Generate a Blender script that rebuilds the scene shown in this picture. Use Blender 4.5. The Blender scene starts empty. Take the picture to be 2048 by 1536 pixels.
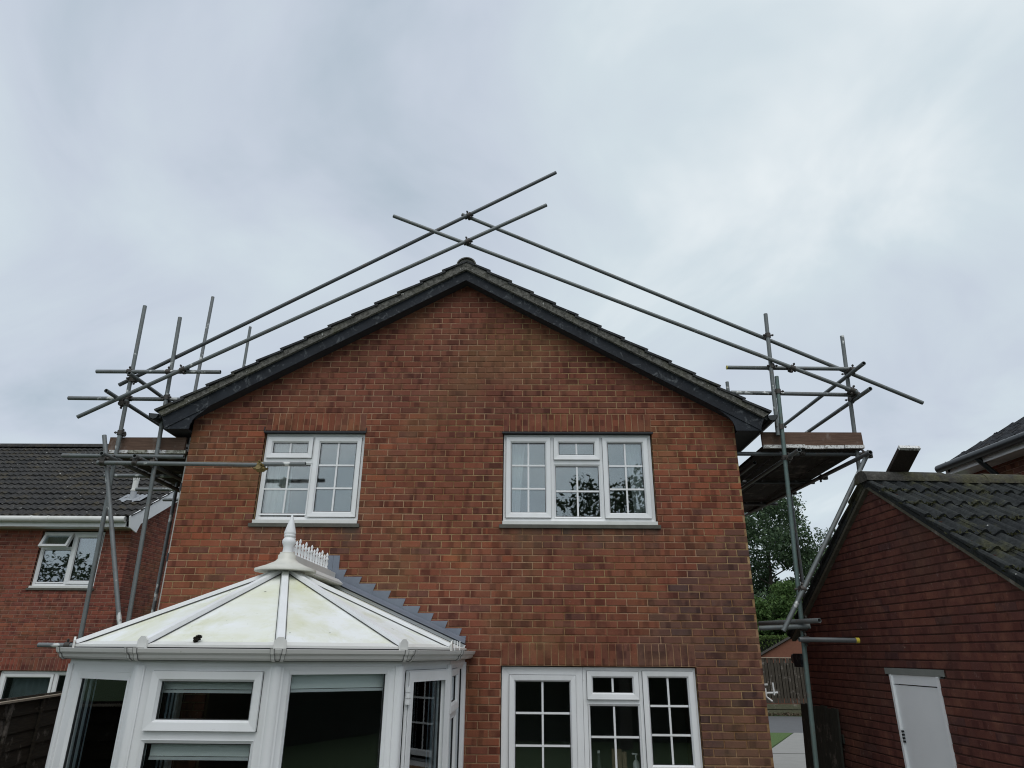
import bpy, math, random
from mathutils import Vector, Matrix
R = math.radians
rng = random.Random(7)
scene = bpy.context.scene
COL = scene.collection

# ------------------------------------------------------------------ camera
cam_d = bpy.data.cameras.new('camera')
cam = bpy.data.objects.new('camera', cam_d); COL.objects.link(cam)
cam_d.sensor_width = 36; cam_d.lens = 23.886; cam_d.clip_end = 500; cam_d.clip_start = .05
CAM = Vector((0.7091, -7.6661, 2.2333))
PITCH, YAW, ROLL = R(21.514), R(.907), R(.457)
def cam_axes():
    cp, sp = math.cos(PITCH), math.sin(PITCH)
    f, r, u = Vector((0, cp, sp)), Vector((1, 0, 0)), Vector((0, -sp, cp))
    q = Matrix.Rotation(YAW, 3, 'Z'); f, r, u = q @ f, q @ r, q @ u
    c, s = math.cos(ROLL), math.sin(ROLL)
    return f, c * r + s * u, -s * r + c * u
FW, RT, UP = cam_axes()
cam.matrix_world = Matrix(((RT.x, UP.x, -FW.x, CAM.x), (RT.y, UP.y, -FW.y, CAM.y), (RT.z, UP.z, -FW.z, CAM.z), (0, 0, 0, 1)))
scene.camera = cam
def seen(p):            # where a point falls in the picture (only to rank pieces by size)
    v = p - CAM; k = v.dot(FW)
    if k < .1: return None
    return 1024 + 1358.86 * v.dot(RT) / k, 768 - 1358.86 * v.dot(UP) / k, k

# ------------------------------------------------------------------ sky, sun, exposure
SUN_EL, SUN_AZ = R(58), R(168)          # azimuth clockwise from +Y
world = bpy.data.worlds.new('World'); scene.world = world; world.use_nodes = True
wt = world.node_tree; wt.nodes.clear()
def wn(t, **k):
    n = wt.nodes.new(t)
    for a, b in k.items(): setattr(n, a, b)
    return n
out = wn('ShaderNodeOutputWorld'); bg = wn('ShaderNodeBackground'); bg.inputs[1].default_value = .1
sky = wn('ShaderNodeTexSky', sky_type='NISHITA', sun_disc=False, sun_elevation=SUN_EL, sun_rotation=SUN_AZ)
tc = wn('ShaderNodeTexCoord'); sep = wn('ShaderNodeSeparateXYZ'); wt.links.new(tc.outputs['Generated'], sep.inputs[0])
def wm(op, a, b=None):
    n = wn('ShaderNodeMath', operation=op)
    for i, x in enumerate((a, b)):
        if x is None: continue
        if isinstance(x, (int, float)): n.inputs[i].default_value = x
        else: wt.links.new(x, n.inputs[i])
    return n.outputs[0]
zz = wm('ADD', wm('MAXIMUM', sep.outputs[2], 0), .42)
cmb = wn('ShaderNodeCombineXYZ')
wt.links.new(wm('DIVIDE', sep.outputs[0], zz), cmb.inputs[0]); wt.links.new(wm('DIVIDE', sep.outputs[1], zz), cmb.inputs[1])
def cloud(scale, detail, rough, off, dist):
    mp = wn('ShaderNodeMapping'); mp.inputs['Location'].default_value = off
    wt.links.new(cmb.outputs[0], mp.inputs[0])
    n = wn('ShaderNodeTexNoise'); n.inputs['Scale'].default_value = scale; n.inputs['Detail'].default_value = detail
    n.inputs['Roughness'].default_value = rough; n.inputs['Distortion'].default_value = dist
    wt.links.new(mp.outputs[0], n.inputs['Vector']); return n.outputs[0]
mixv = wm('ADD', wm('MULTIPLY', cloud(1.05, 2.5, .45, (5.5, 5.5, 5), .35), .62), wm('MULTIPLY', cloud(2.3, 5, .55, (1.7, 8.4, 2), .6), .38))
ramp = wn('ShaderNodeValToRGB'); wt.links.new(mixv, ramp.inputs[0])
e = ramp.color_ramp.elements
e[0].position = .385; e[0].color = (.46, .545, .63, 1)
e[1].position = .645; e[1].color = (.90, .95, .97, 1)
m_ = e.new(.46); m_.color = (.585, .65, .745, 1)
m_ = e.new(.55); m_.color = (.665, .755, .81, 1)
sc = wn('ShaderNodeMix', data_type='RGBA', blend_type='MULTIPLY'); sc.inputs[0].default_value = 1
wt.links.new(ramp.outputs[0], sc.inputs[6]); sc.inputs[7].default_value = (10, 10, 10, 1)
mx = wn('ShaderNodeMix', data_type='RGBA'); mx.inputs[0].default_value = .95
wt.links.new(sky.outputs[0], mx.inputs[6]); wt.links.new(sc.outputs[2], mx.inputs[7])
wt.links.new(mx.outputs[2], bg.inputs[0]); wt.links.new(bg.outputs[0], out.inputs[0])

sd = bpy.data.lights.new('sun', 'SUN'); sd.energy = 1.45; sd.angle = R(50); sd.color = (1, .97, .93)
so = bpy.data.objects.new('sun', sd); COL.objects.link(so)
sv = Vector((math.sin(SUN_AZ) * math.cos(SUN_EL), math.cos(SUN_AZ) * math.cos(SUN_EL), math.sin(SUN_EL)))
so.rotation_euler = sv.to_track_quat('Z', 'Y').to_euler(); so.location = (0, -5, 20)
scene.cycles.filter_width = 1.1
vs = scene.view_settings; vs.view_transform = 'Standard'; vs.look = 'None'; vs.gamma = 1; vs.exposure = 0; vs.use_curve_mapping = False

# ------------------------------------------------------------------ materials
class M:
    def __init__(s, name):
        s.m = bpy.data.materials.new(name); s.m.use_nodes = True; s.t = s.m.node_tree; s.t.nodes.clear()
        s.o = s.n('ShaderNodeOutputMaterial'); s.p = s.n('ShaderNodeBsdfPrincipled'); s.l(s.p.outputs[0], s.o.inputs[0])
        s.pos = s.n('ShaderNodeNewGeometry').outputs['Position']
    def n(s, t, **k):
        x = s.t.nodes.new(t)
        for a, b in k.items(): setattr(x, a, b)
        return x
    def l(s, a, b): s.t.links.new(a, b)
    def noise(s, scale, detail=3, rough=.55, vec=None, stretch=None, dist=0, off=(0, 0, 0)):
        v = vec or s.pos
        if stretch or off != (0, 0, 0):
            mp = s.n('ShaderNodeMapping'); mp.inputs['Scale'].default_value = stretch or (1, 1, 1); mp.inputs['Location'].default_value = off
            s.l(v, mp.inputs[0]); v = mp.outputs[0]
        n = s.n('ShaderNodeTexNoise'); n.inputs['Scale'].default_value = scale; n.inputs['Detail'].default_value = detail
        n.inputs['Roughness'].default_value = rough; n.inputs['Distortion'].default_value = dist; s.l(v, n.inputs['Vector']); return n.outputs[0]
    def ramp(s, f, *st):
        r = s.n('ShaderNodeValToRGB'); s.l(f, r.inputs[0]); e = r.color_ramp.elements
        while len(e) < len(st): e.new(.5)
        for x, (p, c) in zip(e, st): x.position = p; x.color = (*c, 1) if len(c) == 3 else c
        return r.outputs[0]
    def mask(s, f, a, b):
        r = s.n('ShaderNodeMapRange'); r.inputs[1].default_value = a; r.inputs[2].default_value = b; s.l(f, r.inputs[0]); return r.outputs[0]
    def math(s, op, a, b):
        n = s.n('ShaderNodeMath', operation=op)
        for i, x in enumerate((a, b)):
            if isinstance(x, (int, float)): n.inputs[i].default_value = x
            else: s.l(x, n.inputs[i])
        return n.outputs[0]
    def mix(s, f, a, b, mode='MIX'):
        n = s.n('ShaderNodeMix', data_type='RGBA', blend_type=mode)
        for i, x in ((0, f), (6, a), (7, b)):
            if isinstance(x, (int, float)): n.inputs[i].default_value = x
            elif isinstance(x, tuple): n.inputs[i].default_value = (*x, 1)
            else: s.l(x, n.inputs[i])
        return n.outputs[2]
    def done(s, col, rough=.6, metal=0, bump=None, bstr=.3, bdist=.01, spec=.5):
        p = s.p
        if isinstance(col, tuple): p.inputs['Base Color'].default_value = (*col, 1)
        else: s.l(col, p.inputs['Base Color'])
        if isinstance(rough, (int, float)): p.inputs['Roughness'].default_value = rough
        else: s.l(rough, p.inputs['Roughness'])
        p.inputs['Metallic'].default_value = metal; p.inputs['Specular IOR Level'].default_value = spec
        if bump is not None:
            b = s.n('ShaderNodeBump'); b.inputs['Strength'].default_value = bstr; b.inputs['Distance'].default_value = bdist
            s.l(bump, b.inputs['Height']); s.l(b.outputs[0], p.inputs['Normal'])
        return s.m

def brick_mat(name, single, lichen=(.26, .19, .07), lich=.24, patch=.60, smear=.18, house=True):
    efflo = not house
    m = M(name)
    if single: base = m.n('ShaderNodeObjectInfo').outputs['Color']
    else: base = m.n('ShaderNodeAttribute', attribute_name='bcol').outputs['Color']
    sx = m.n('ShaderNodeSeparateXYZ'); m.l(m.pos, sx.inputs[0]); cv = m.n('ShaderNodeCombineXYZ')
    row = m.math('FLOOR', m.math('DIVIDE', sx.outputs[2], .075), 0)
    m.l(m.math('MULTIPLY', m.math('SUBTRACT', sx.outputs[0], sx.outputs[1]), 8.5), cv.inputs[0]); m.l(m.math('MULTIPLY', row, 3.71), cv.inputs[1])
    blot = m.noise(1, 1.5, .5, vec=cv.outputs[0])
    c = m.mix(m.mask(blot, .53, .60), base, m.mix(1.0, base, (patch, patch * .95, patch), 'MULTIPLY'))
    c = m.mix(m.math('MULTIPLY', m.mask(blot, .44, .36), .45), c, m.mix(1.0, c, (1.18, 1.13, 1.1), 'MULTIPLY'))
    c = m.mix(m.math('MULTIPLY', m.mask(m.noise(5.5, 3, off=(7, 3, 1)), .52, .7), .35), c, (.29, .125, .075))
    c = m.mix(m.math('MULTIPLY', m.mask(m.noise(.9, 4, .6, off=(3, 9, 4)), .5, .68), lich), c, lichen)
    c = m.mix(m.math('MULTIPLY', m.mask(m.noise(38, 2, off=(2, 2, 2)), .62, .72), .5), c, m.mix(1., c, (1.7, 1.6, 1.5), 'MULTIPLY'))
    c = m.mix(m.math('MULTIPLY', m.mask(m.noise(7, 6, .75, off=(5, 5, 9)), .66, .72), .55), c, (.42, .34, .27))
    c = m.mix(m.math('MULTIPLY', m.mask(m.noise(3.2, 5, .7, off=(1, 7, 2)), .52, .66), smear), c, (.30, .155, .09))
    c = m.mix(m.mask(m.noise(.55, 3, .6, off=(2, 6, 8)), .38, .64), m.mix(1., c, (.86, .86, .89), 'MULTIPLY'), m.mix(1., c, (1.06, 1.03, 1.0), 'MULTIPLY'))
    if house:
        sz = m.mask(sx.outputs[2], 3.18, 3.53); sz = m.math('MULTIPLY', sz, m.math('LESS_THAN', sx.outputs[2], 3.54)); xs = None
        for x0, x1 in ((-2.4, -1.05), (.42, 2.30)):
            w = m.math('MULTIPLY', m.mask(sx.outputs[0], x0, x0 + .12), m.mask(sx.outputs[0], x1, x1 - .12)); xs = w if xs is None else m.math('ADD', xs, w)
        st = m.math('MULTIPLY', m.math('MULTIPLY', sz, xs), m.mask(m.noise(3.0, 4, .65, stretch=(1, 1, .3)), .32, .62))
        c = m.mix(m.math('MULTIPLY', st, .8), c, (.075, .066, .05))
    if efflo: c = m.mix(m.math('MULTIPLY', m.mask(m.noise(16, 6, .8, off=(1, 8, 5), stretch=(1, 1, .7)), .60, .70), .35), c, (.34, .25, .22))
    g = m.noise(160, 3, .6)
    c = m.mix(.35, c, m.mix(1., c, m.ramp(g, (.3, (.55, .55, .55)), (.7, (1.35, 1.35, 1.35))), 'MULTIPLY'))
    return m.done(c, .88, bump=m.noise(120, 4, .6), bstr=.5, bdist=.004, spec=.25)
def mortar_mat(name, col, col2, low=(.75, .72, .70)):
    m = M(name); c = m.mix(m.mask(m.noise(1.1, 4, off=(1, 4, 2)), .42, .62), col, col2)
    c = m.mix(m.mask(m.noise(2.4, 5, .7, off=(4, 1, 6)), .42, .62), c, m.mix(1., c, low, 'MULTIPLY'))
    c = m.mix(.4, c, m.mix(1., c, m.ramp(m.noise(60, 3), (.3, (.55, .55, .55)), (.7, (1.3, 1.3, 1.3))), 'MULTIPLY'))
    return m.done(c, .95, bump=m.noise(90, 4), bstr=.5, bdist=.004, spec=.2)
BRICK_S, BRICK_O = brick_mat('brick_many', False), brick_mat('brick_single', True)
GBRICK_S, GBRICK_O = brick_mat('garage_brick_many', False, (.085, .06, .045), .3, .75, .06, False), brick_mat('garage_brick_single', True, (.085, .06, .045), .3, .75, .06, False)
MORTAR = mortar_mat('mortar', (.385, .240, .155), (.35, .238, .12), (.62, .50, .45))
MORTAR_D = mortar_mat('garage_mortar', (.055, .027, .021), (.075, .036, .026))
MORTAR_L = mortar_mat('neighbour_mortar', (.36, .22, .165), (.31, .19, .14))

def upvc(name, col=(.79, .80, .805), dirt=.32):
    m = M(name)
    d = m.mask(m.noise(2.2, 5, .65, stretch=(1, 1, .45)), .45, .75)
    c = m.mix(m.math('MULTIPLY', d, dirt), col, (.50, .51, .47))
    c = m.mix(m.math('MULTIPLY', m.mask(m.noise(26, 4, .7), .66, .8), dirt), c, (.34, .34, .28))
    return m.done(c, m.ramp(m.noise(9), (.3, (.3, .3, .3)), (.7, (.5, .5, .5))), spec=.5)
UPVC, UPVC_DIRTY = upvc('white_upvc'), upvc('weathered_upvc', (.70, .70, .67), .6)
GUTTER = upvc('weathered_gutter', (.58, .57, .545), .7)
UPVC_CREAM = upvc('aged_upvc', (.66, .65, .58), .7)
m = M('grey_seal'); SEAL = m.done((.16, .16, .155), .7)
m = M('gasket'); GASKET = m.done((.012, .013, .014), .6)
m = M('roof_panel')
c = m.mix(m.mask(m.noise(1.15, 4, .6, dist=.6), .40, .70), (.82, .84, .83), (.67, .675, .46))
c = m.mix(m.math('MULTIPLY', m.mask(m.noise(2.6, 5, .65, off=(3, 1, 7), dist=.4), .5, .75), .75), c, (.60, .605, .38))
c = m.mix(m.math('MULTIPLY', m.mask(m.noise(30, 5, .7), .60, .75), .35), c, (.36, .37, .22))
c = m.mix(m.math('MULTIPLY', m.mask(m.noise(17, 2, off=(3, 3, 3)), .73, .76), .8), c, (.10, .11, .07))
ROOFPANEL = m.done(c, .42, bump=m.noise(40), bstr=.05)
def tube_mat(name, c1, c2, worn, metal=.35):
    m = M(name)
    c = m.mix(m.noise(6, 4, .6), c1, c2)
    c = m.mix(m.math('MULTIPLY', m.mask(m.noise(14, 4, .65, off=(4, 4, 1)), .55, .7), .6), c, (.15, .12, .10))
    if worn: c = m.mix(m.mask(m.noise(5, 3, .6, off=(9, 2, 5)), 1 - worn, 1 - worn + .04), c, (.62, .63, .61))
    return m.done(c, .52, metal, bump=m.noise(50, 3), bstr=.25, bdist=.003)
TUBE = tube_mat('galvanised_tube', (.115, .128, .13), (.20, .218, .215), .33)
TUBE_G = tube_mat('greenish_tube', (.085, .135, .125), (.15, .20, .185), 0)
TUBE_D = tube_mat('dark_tube', (.085, .095, .10), (.15, .16, .165), 0)
TUBE_W = tube_mat('paint_marked_tube', (.13, .14, .145), (.22, .235, .235), .42)
m = M('coupler_steel'); COUPLER = m.done(m.mix(m.noise(20, 3), (.045, .045, .045), (.10, .085, .072)), .6, .4)
m = M('yellow_plastic'); YELLOW = m.done((.62, .50, .05), .5)
m = M('ochre_coupler'); OCHRE = m.done(m.mix(m.noise(30), (.30, .22, .06), (.12, .09, .05)), .7, .2)
def wood(name, c1, c2, stretch, rough=.85):
    m = M(name)
    g = m.noise(9, 6, .65, stretch=stretch, dist=.6)
    c = m.mix(m.mask(g, .3, .7), c1, c2)
    c = m.mix(m.math('MULTIPLY', m.mask(m.noise(4, 5, .7, off=(8, 1, 3)), .56, .70), .55), c, (.30, .26, .23))
    return m.done(c, rough, bump=g, bstr=.4, bdist=.006, spec=.25)
BOARD = wood('scaffold_board_timber', (.028, .022, .019), (.058, .043, .035), (8, .5, 14))
TOE = wood('toe_board_timber', (.085, .052, .038), (.17, .105, .075), (.6, 10, 12))
m = M('board_end_paint'); BEND = m.done(m.mix(m.mask(m.noise(45, 4, .7), .5, .6), (.74, .74, .72), (.25, .23, .21)), .6)
m = M('mossy_board_end'); BENDM = m.done(m.mix(m.mask(m.noise(30, 4, .7), .4, .6), (.42, .42, .36), (.10, .10, .07)), .8)
m = M('black_barge_paint')
c = m.mix(m.mask(m.noise(3, 5, .7, stretch=(1, 1, 1)), .35, .7), (.008, .010, .014), (.020, .025, .033))
c = m.mix(m.math('MULTIPLY', m.mask(m.noise(9, 6, .75, dist=1.2, off=(6, 1, 1)), .55, .72), .6), c, (.22, .235, .245))
BARGE = m.done(c, .7, spec=.3, bump=m.noise(40, 4), bstr=.25)
m = M('dark_soffit'); SOFFIT = m.done((.020, .022, .026), .7)
m = M('black_plastic'); BLACK = m.done((.018, .022, .024), .35)
m = M('verge_mortar')
c = m.mix(m.mask(m.noise(28, 5, .7), .40, .62), (.060, .058, .050), (.18, .175, .155))
c = m.mix(m.mask(m.noise(24, 2, off=(3, 1, 0)), .72, .75), c, (.62, .62, .58))
c = m.mix(m.math('MULTIPLY', m.mask(m.noise(4, 4), .5, .7), .6), c, (.085, .085, .045))
VMORTAR = m.done(c, .95, bump=m.noise(70, 5, .7), bstr=.8, bdist=.01)
def tile_mat(name, base, dark, moss, mossn, lich):
    m = M(name)
    rnd = m.n('ShaderNodeObjectInfo').outputs['Random']
    c = m.mix(rnd, base, dark)
    c = m.mix(m.math('MULTIPLY', m.mask(m.noise(7, 5, .65), .4, .65), .75), c, m.mix(1., c, (.55, .55, .58), 'MULTIPLY'))
    c = m.mix(m.math('MULTIPLY', m.mask(m.noise(2.6, 6, .7, off=(5, 8, 3)), 1 - mossn, 1.12 - mossn), .85), c, moss)
    c = m.mix(m.mask(m.noise(13, 3, .6, off=(1, 1, 8)), lich, lich + .02), c, (.55, .55, .52))
    g = m.noise(34, 6, .75)
    c = m.mix(.85, c, m.mix(1., c, m.ramp(g, (.3, (.4, .4, .4)), (.7, (1.6, 1.6, 1.6))), 'MULTIPLY'))
    return m.done(c, .92, bump=g, bstr=.8, bdist=.012, spec=.2)
TILE_G = tile_mat('garage_roof_tile', (.040, .044, .042), (.027, .030, .031), (.060, .060, .030), .47, .73)
TILE_RG = tile_mat('garage_ridge_tile', (.078, .074, .064), (.056, .055, .050), (.080, .076, .042), .52, .71)
TILE_L = tile_mat('neighbour_roof_tile', (.060, .058, .055), (.040, .040, .040), (.070, .060, .042), .48, .70)
TILE_R = tile_mat('far_roof_tile', (.040, .043, .048), (.028, .03, .034), (.05, .045, .04), .42, .78)
TILE_M = tile_mat('house_roof_tile', (.060, .062, .062), (.045, .047, .05), (.07, .068, .045), .45, .74)
m = M('lead_sheet'); LEAD = m.done(m.mix(m.noise(5, 4, .65), (.13, .15, .19), (.24, .27, .32)), .5, .25, bump=m.noise(9, 3), bstr=.25, bdist=.01)
m = M('stone_sill'); SILL = m.done(m.mix(m.noise(9, 5, .7), (.045, .045, .038), (.15, .145, .12)), .95)
m = M('concrete'); CONC = m.done(m.mix(m.noise(3, 6, .7), (.21, .205, .19), (.30, .295, .275)), .9, bump=m.noise(40, 5), bstr=.3)
m = M('lintel_concrete'); LINTEL = m.done(m.mix(m.noise(6, 5, .7), (.17, .18, .165), (.26, .27, .25)), .9, bump=m.noise(40, 5), bstr=.3)
m = M('asphalt'); ASPH = m.done(m.mix(m.noise(2, 6, .7), (.075, .077, .080), (.12, .122, .124)), .9)
m = M('lawn'); LAWN = m.done(m.mix(m.noise(3, 6, .7), (.026, .050, .013), (.058, .098, .025)), .95, bump=m.noise(60, 4), bstr=.8, bdist=.03)
m = M('verge_grass'); GRASSV = m.done(m.mix(m.noise(14, 6, .75), (.035, .075, .014), (.10, .165, .035)), .95, bump=m.noise(60, 4), bstr=.8, bdist=.03)
m = M('earth'); EARTH = m.done(m.mix(m.noise(3, 6, .7), (.08, .065, .05), (.16, .14, .11)), .95)
FENCE_D = wood('dark_fence_timber', (.018, .015, .011), (.042, .033, .022), (.5, .5, 9))
FENCE_F = wood('grey_fence_timber', (.034, .029, .022), (.080, .068, .052), (6, 6, .6))
CAPW = wood('fence_capping', (.30, .25, .19), (.42, .36, .28), (1, 1, 6))
GATEW = wood('old_gate_timber', (.024, .027, .022), (.05, .052, .042), (7, 7, .5))
m = M('painted_door'); DOORP = m.done(m.mix(m.math('MULTIPLY', m.mask(m.noise(1.6, 4, .6), .4, .7), .5), (.90, .915, .92), (.80, .83, .84)), .5, bump=m.noise(6, 4), bstr=.05)
m = M('interior_plaster'); PLASTER = m.done((.30, .29, .27), .9)
m = M('interior_floor'); IFLOOR = m.done((.10, .08, .06), .7)
m = M('curtain_net'); CURT = m.done(m.mix(m.noise(6, 2, stretch=(3, 3, .2)), (.72, .74, .74), (.58, .60, .60)), .9)
m = M('blind_fabric'); BLIND = m.done((.86, .89, .87), .85)
m = M('chrome'); CHROME = m.done((.6, .6, .6), .2, 1)
m = M('vent_pipe_grey'); VENT = m.done(m.mix(m.noise(8, 4), (.32, .34, .36), (.46, .48, .50)), .55)
m = M('cream_plastic'); CREAM = m.done((.52, .50, .46), .5)
m = M('brown_card'); CARD = m.done(m.mix(m.noise(12, 3), (.20, .14, .09), (.28, .20, .13)), .9)
m = M('bottle_glass'); BOTTLE = m.done((.10, .11, .10), .15)
m = M('far_brick'); FARB = m.done(m.mix(m.noise(9, 5, .7), (.15, .058, .036), (.24, .10, .06)), .9)
m = M('far_roof'); FARR = m.done(m.mix(m.noise(5, 4), (.06, .052, .048), (.10, .09, .08)), .9)
def glass_mat(name, refl, tint):
    m = M(name); m.t.nodes.remove(m.p)
    tr = m.n('ShaderNodeBsdfTransparent'); tr.inputs[0].default_value = (*tint, 1)
    gl = m.n('ShaderNodeBsdfGlossy'); gl.inputs['Roughness'].default_value = 0.0; gl.inputs[0].default_value = (.93, .97, 1, 1)
    b = m.n('ShaderNodeBump'); b.inputs['Strength'].default_value = .03; b.inputs['Distance'].default_value = .01
    m.l(m.noise(1.5, 2), b.inputs['Height']); m.l(b.outputs[0], gl.inputs['Normal'])
    lw = m.n('ShaderNodeLayerWeight'); lw.inputs[0].default_value = .25
    f = m.math('ADD', m.math('MULTIPLY', lw.outputs['Fresnel'], 1 - refl), refl)
    ms = m.n('ShaderNodeMixShader'); m.l(f, ms.inputs[0]); m.l(tr.outputs[0], ms.inputs[1]); m.l(gl.outputs[0], ms.inputs[2]); m.l(ms.outputs[0], m.o.inputs[0])
    return m.m
GLASS = glass_mat('window_glass', .19, (.90, .94, .93))
GLASS_K = glass_mat('kitchen_glass', .085, (.92, .95, .94))
GLASS_C = glass_mat('conservatory_glass', .05, (.95, .975, .97))
GLASS_N = glass_mat('neighbour_glass', .24, (.75, .80, .80))
def leaf_mat(name, c1, c2):
    m = M(name); g = m.n('ShaderNodeNewGeometry')
    c = m.mix(g.outputs['Random Per Island'], c1, c2)
    m.done(c, .6, spec=.3)
    tl = m.n('ShaderNodeBsdfTranslucent'); m.l(c, tl.inputs[0])
    ms = m.n('ShaderNodeMixShader'); ms.inputs[0].default_value = .3
    m.l(m.p.outputs[0], ms.inputs[1]); m.l(tl.outputs[0], ms.inputs[2]); m.l(ms.outputs[0], m.o.inputs[0]); return m.m
LEAF1 = leaf_mat('dark_leaf', (.034, .064, .034), (.090, .140, .066))
LEAF2 = leaf_mat('conifer_leaf', (.050, .105, .028), (.125, .20, .060))
LEAF3 = leaf_mat('hedge_leaf', (.05, .09, .02), (.13, .19, .05))
LEAF4 = leaf_mat('garden_leaf', (.022, .036, .018), (.055, .080, .038))
MOSS = leaf_mat('dry_moss', (.012, .011, .008), (.035, .03, .018))
m = M('bark'); BARK = m.done(m.mix(m.noise(12, 4, stretch=(4, 4, 1)), (.035, .03, .024), (.08, .07, .055)), .95)
m = M('leaf_litter'); LITTER = leaf_mat('leaf_litter_leaf', (.06, .04, .025), (.16, .12, .08))

# ------------------------------------------------------------------ mesh helpers
Zv = Vector((0, 0, 1))
class MB:
    def __init__(s): s.v = []; s.f = []; s.sm = []; s.c = []
    def add(s, pts, faces, smooth=False, col=None):
        o = len(s.v); s.v += [tuple(p) for p in pts]
        for f in faces: s.f.append(tuple(i + o for i in f)); s.sm.append(smooth); s.c.append(col)
    def hexa(s, p, col=None):   # 8 points: bottom ring 0-3, top ring 4-7
        s.add(p, [(0, 3, 2, 1), (4, 5, 6, 7), (0, 1, 5, 4), (1, 2, 6, 5), (2, 3, 7, 6), (3, 0, 4, 7)], False, col)
    def box(s, x0, x1, y0, y1, z0, z1):
        s.hexa([(x0, y0, z0), (x1, y0, z0), (x1, y1, z0), (x0, y1, z0), (x0, y0, z1), (x1, y0, z1), (x1, y1, z1), (x0, y1, z1)])
    def fbox(s, fr, u0, u1, w0, w1, z0, z1, col=None):
        P = lambda u, w, z: fr.at(u, w, z)
        s.hexa([P(u0, w1, z0), P(u1, w1, z0), P(u1, w0, z0), P(u0, w0, z0), P(u0, w1, z1), P(u1, w1, z1), P(u1, w0, z1), P(u0, w0, z1)], col)
    def prism(s, poly, off, smooth=False):   # poly list of Vectors, extruded by off
        n = len(poly); o = Vector(off)
        s.add(list(poly), [tuple(range(n))[::-1]]); s.add([Vector(p) + o for p in poly], [tuple(range(n))])
        s.add(list(poly) + [Vector(p) + o for p in poly], [(i, (i + 1) % n, (i + 1) % n + n, i + n) for i in range(n)], smooth)
    def tube(s, a, b, r, n=10, ri=None, r2=None):
        a, b = Vector(a), Vector(b); d = (b - a).normalized(); r2 = r if r2 is None else r2
        x = d.orthogonal().normalized(); y = d.cross(x)
        ring = lambda c, q: [c + (x * math.cos(t) + y * math.sin(t)) * q for t in [2 * math.pi * i / n for i in range(n)]]
        side = [(i, (i + 1) % n, (i + 1) % n + n, i + n) for i in range(n)]
        s.add(ring(a, r) + ring(b, r2), side, True)
        if ri:
            s.add(ring(b, ri) + ring(a, ri), side, True)
            for c, q, fl in ((a, r, 1), (b, r2, 0)):
                f = [(i, (i + 1) % n, (i + 1) % n + n, i + n) for i in range(n)]
                s.add((ring(c, ri) + ring(c, q)) if fl == 0 else (ring(c, q) + ring(c, ri)), [g[::-1] for g in f])
        else:
            s.add(ring(a, r), [tuple(range(n))[::-1]]); s.add(ring(b, r2), [tuple(range(n))])
    def lathe(s, c, prof, n=16):
        c = Vector(c); pts = []
        for r, z in prof: pts += [c + Vector((r * math.cos(t), r * math.sin(t), z)) for t in [2 * math.pi * i / n for i in range(n)]]
        s.add(pts, [(k * n + i, k * n + (i + 1) % n, (k + 1) * n + (i + 1) % n, (k + 1) * n + i) for k in range(len(prof) - 1) for i in range(n)], True)
        s.add(pts[:n], [tuple(range(n))[::-1]]); s.add(pts[-n:], [tuple(range(n))])
    def ring(s, fr, u0, u1, z0, z1, wd, wa, wb, back):   # mitred frame; outer edge at wa, inner edge at wb
        o = [(u0, z0), (u1, z0), (u1, z1), (u0, z1)]; i = [(u0 + wd, z0 + wd), (u1 - wd, z0 + wd), (u1 - wd, z1 - wd), (u0 + wd, z1 - wd)]
        P = [fr.at(a, wa, b) for a, b in o] + [fr.at(a, wb, b) for a, b in i] + [fr.at(a, back, b) for a, b in o] + [fr.at(a, back, b) for a, b in i]
        F = []
        for k in range(4):
            j = (k + 1) % 4
            F += [(k, j, j + 4, k + 4), (k + 4, j + 4, j + 12, k + 12), (k, k + 8, j + 8, j), (k + 8, k + 12, j + 12, j + 8)]
        s.add(P, F)
    def brick(s, fr, u0, u1, z0, z1, col=None, w=0.0, ch=.004):
        P = lambda u, q, z: fr.at(u, q, z)
        a = [P(u0 + ch, w, z0 + ch), P(u1 - ch, w, z0 + ch), P(u1 - ch, w, z1 - ch), P(u0 + ch, w, z1 - ch)]
        b = [P(u0, w - ch, z0), P(u1, w - ch, z0), P(u1, w - ch, z1), P(u0, w - ch, z1)]
        c = [P(u0, w - .03, z0), P(u1, w - .03, z0), P(u1, w - .03, z1), P(u0, w - .03, z1)]
        F = [(0, 1, 2, 3)]
        for k in range(4):
            j = (k + 1) % 4; F += [(k, k + 4, j + 4, j), (k + 4, k + 8, j + 8, j + 4)]
        s.add(a + b + c, F, False, col)
    def mesh(s, name, mat):
        me = bpy.data.meshes.new(name); me.from_pydata(s.v, [], s.f)
        if any(s.sm): me.polygons.foreach_set('use_smooth', s.sm)
        if s.c and s.c[0] is not None:
            at = me.attributes.new('bcol', 'FLOAT_COLOR', 'CORNER'); vals = []
            for f, c in zip(s.f, s.c): vals += [*c, 1] * len(f)
            at.data.foreach_set('color', vals)
        me.materials.append(mat); me.update(); return me
    def build(s, name, mat, parent=None, **k): return link(name, s.mesh(name, mat), parent, **k)
class Fr:
    def __init__(s, O, U, N): s.O, s.U, s.N = Vector(O), Vector(U).normalized(), Vector(N).normalized()
    def at(s, u, w, z): return s.O + s.U * u + s.N * w + Zv * z
BASE = {}
def link(name, me, parent=None, mat4=None, color=None, kind=None, label=None):
    o = bpy.data.objects.new(name, me); COL.objects.link(o)
    if parent is not None:
        o.parent = parent; L = BASE.get(parent)
        if L is not None: o.matrix_parent_inverse = Matrix.Translation(-L)
    if mat4 is not None: o.matrix_basis = mat4
    if color: o.color = (*color, 1)
    if kind: o['kind'] = kind
    if label: o['label'] = label
    return o
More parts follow.
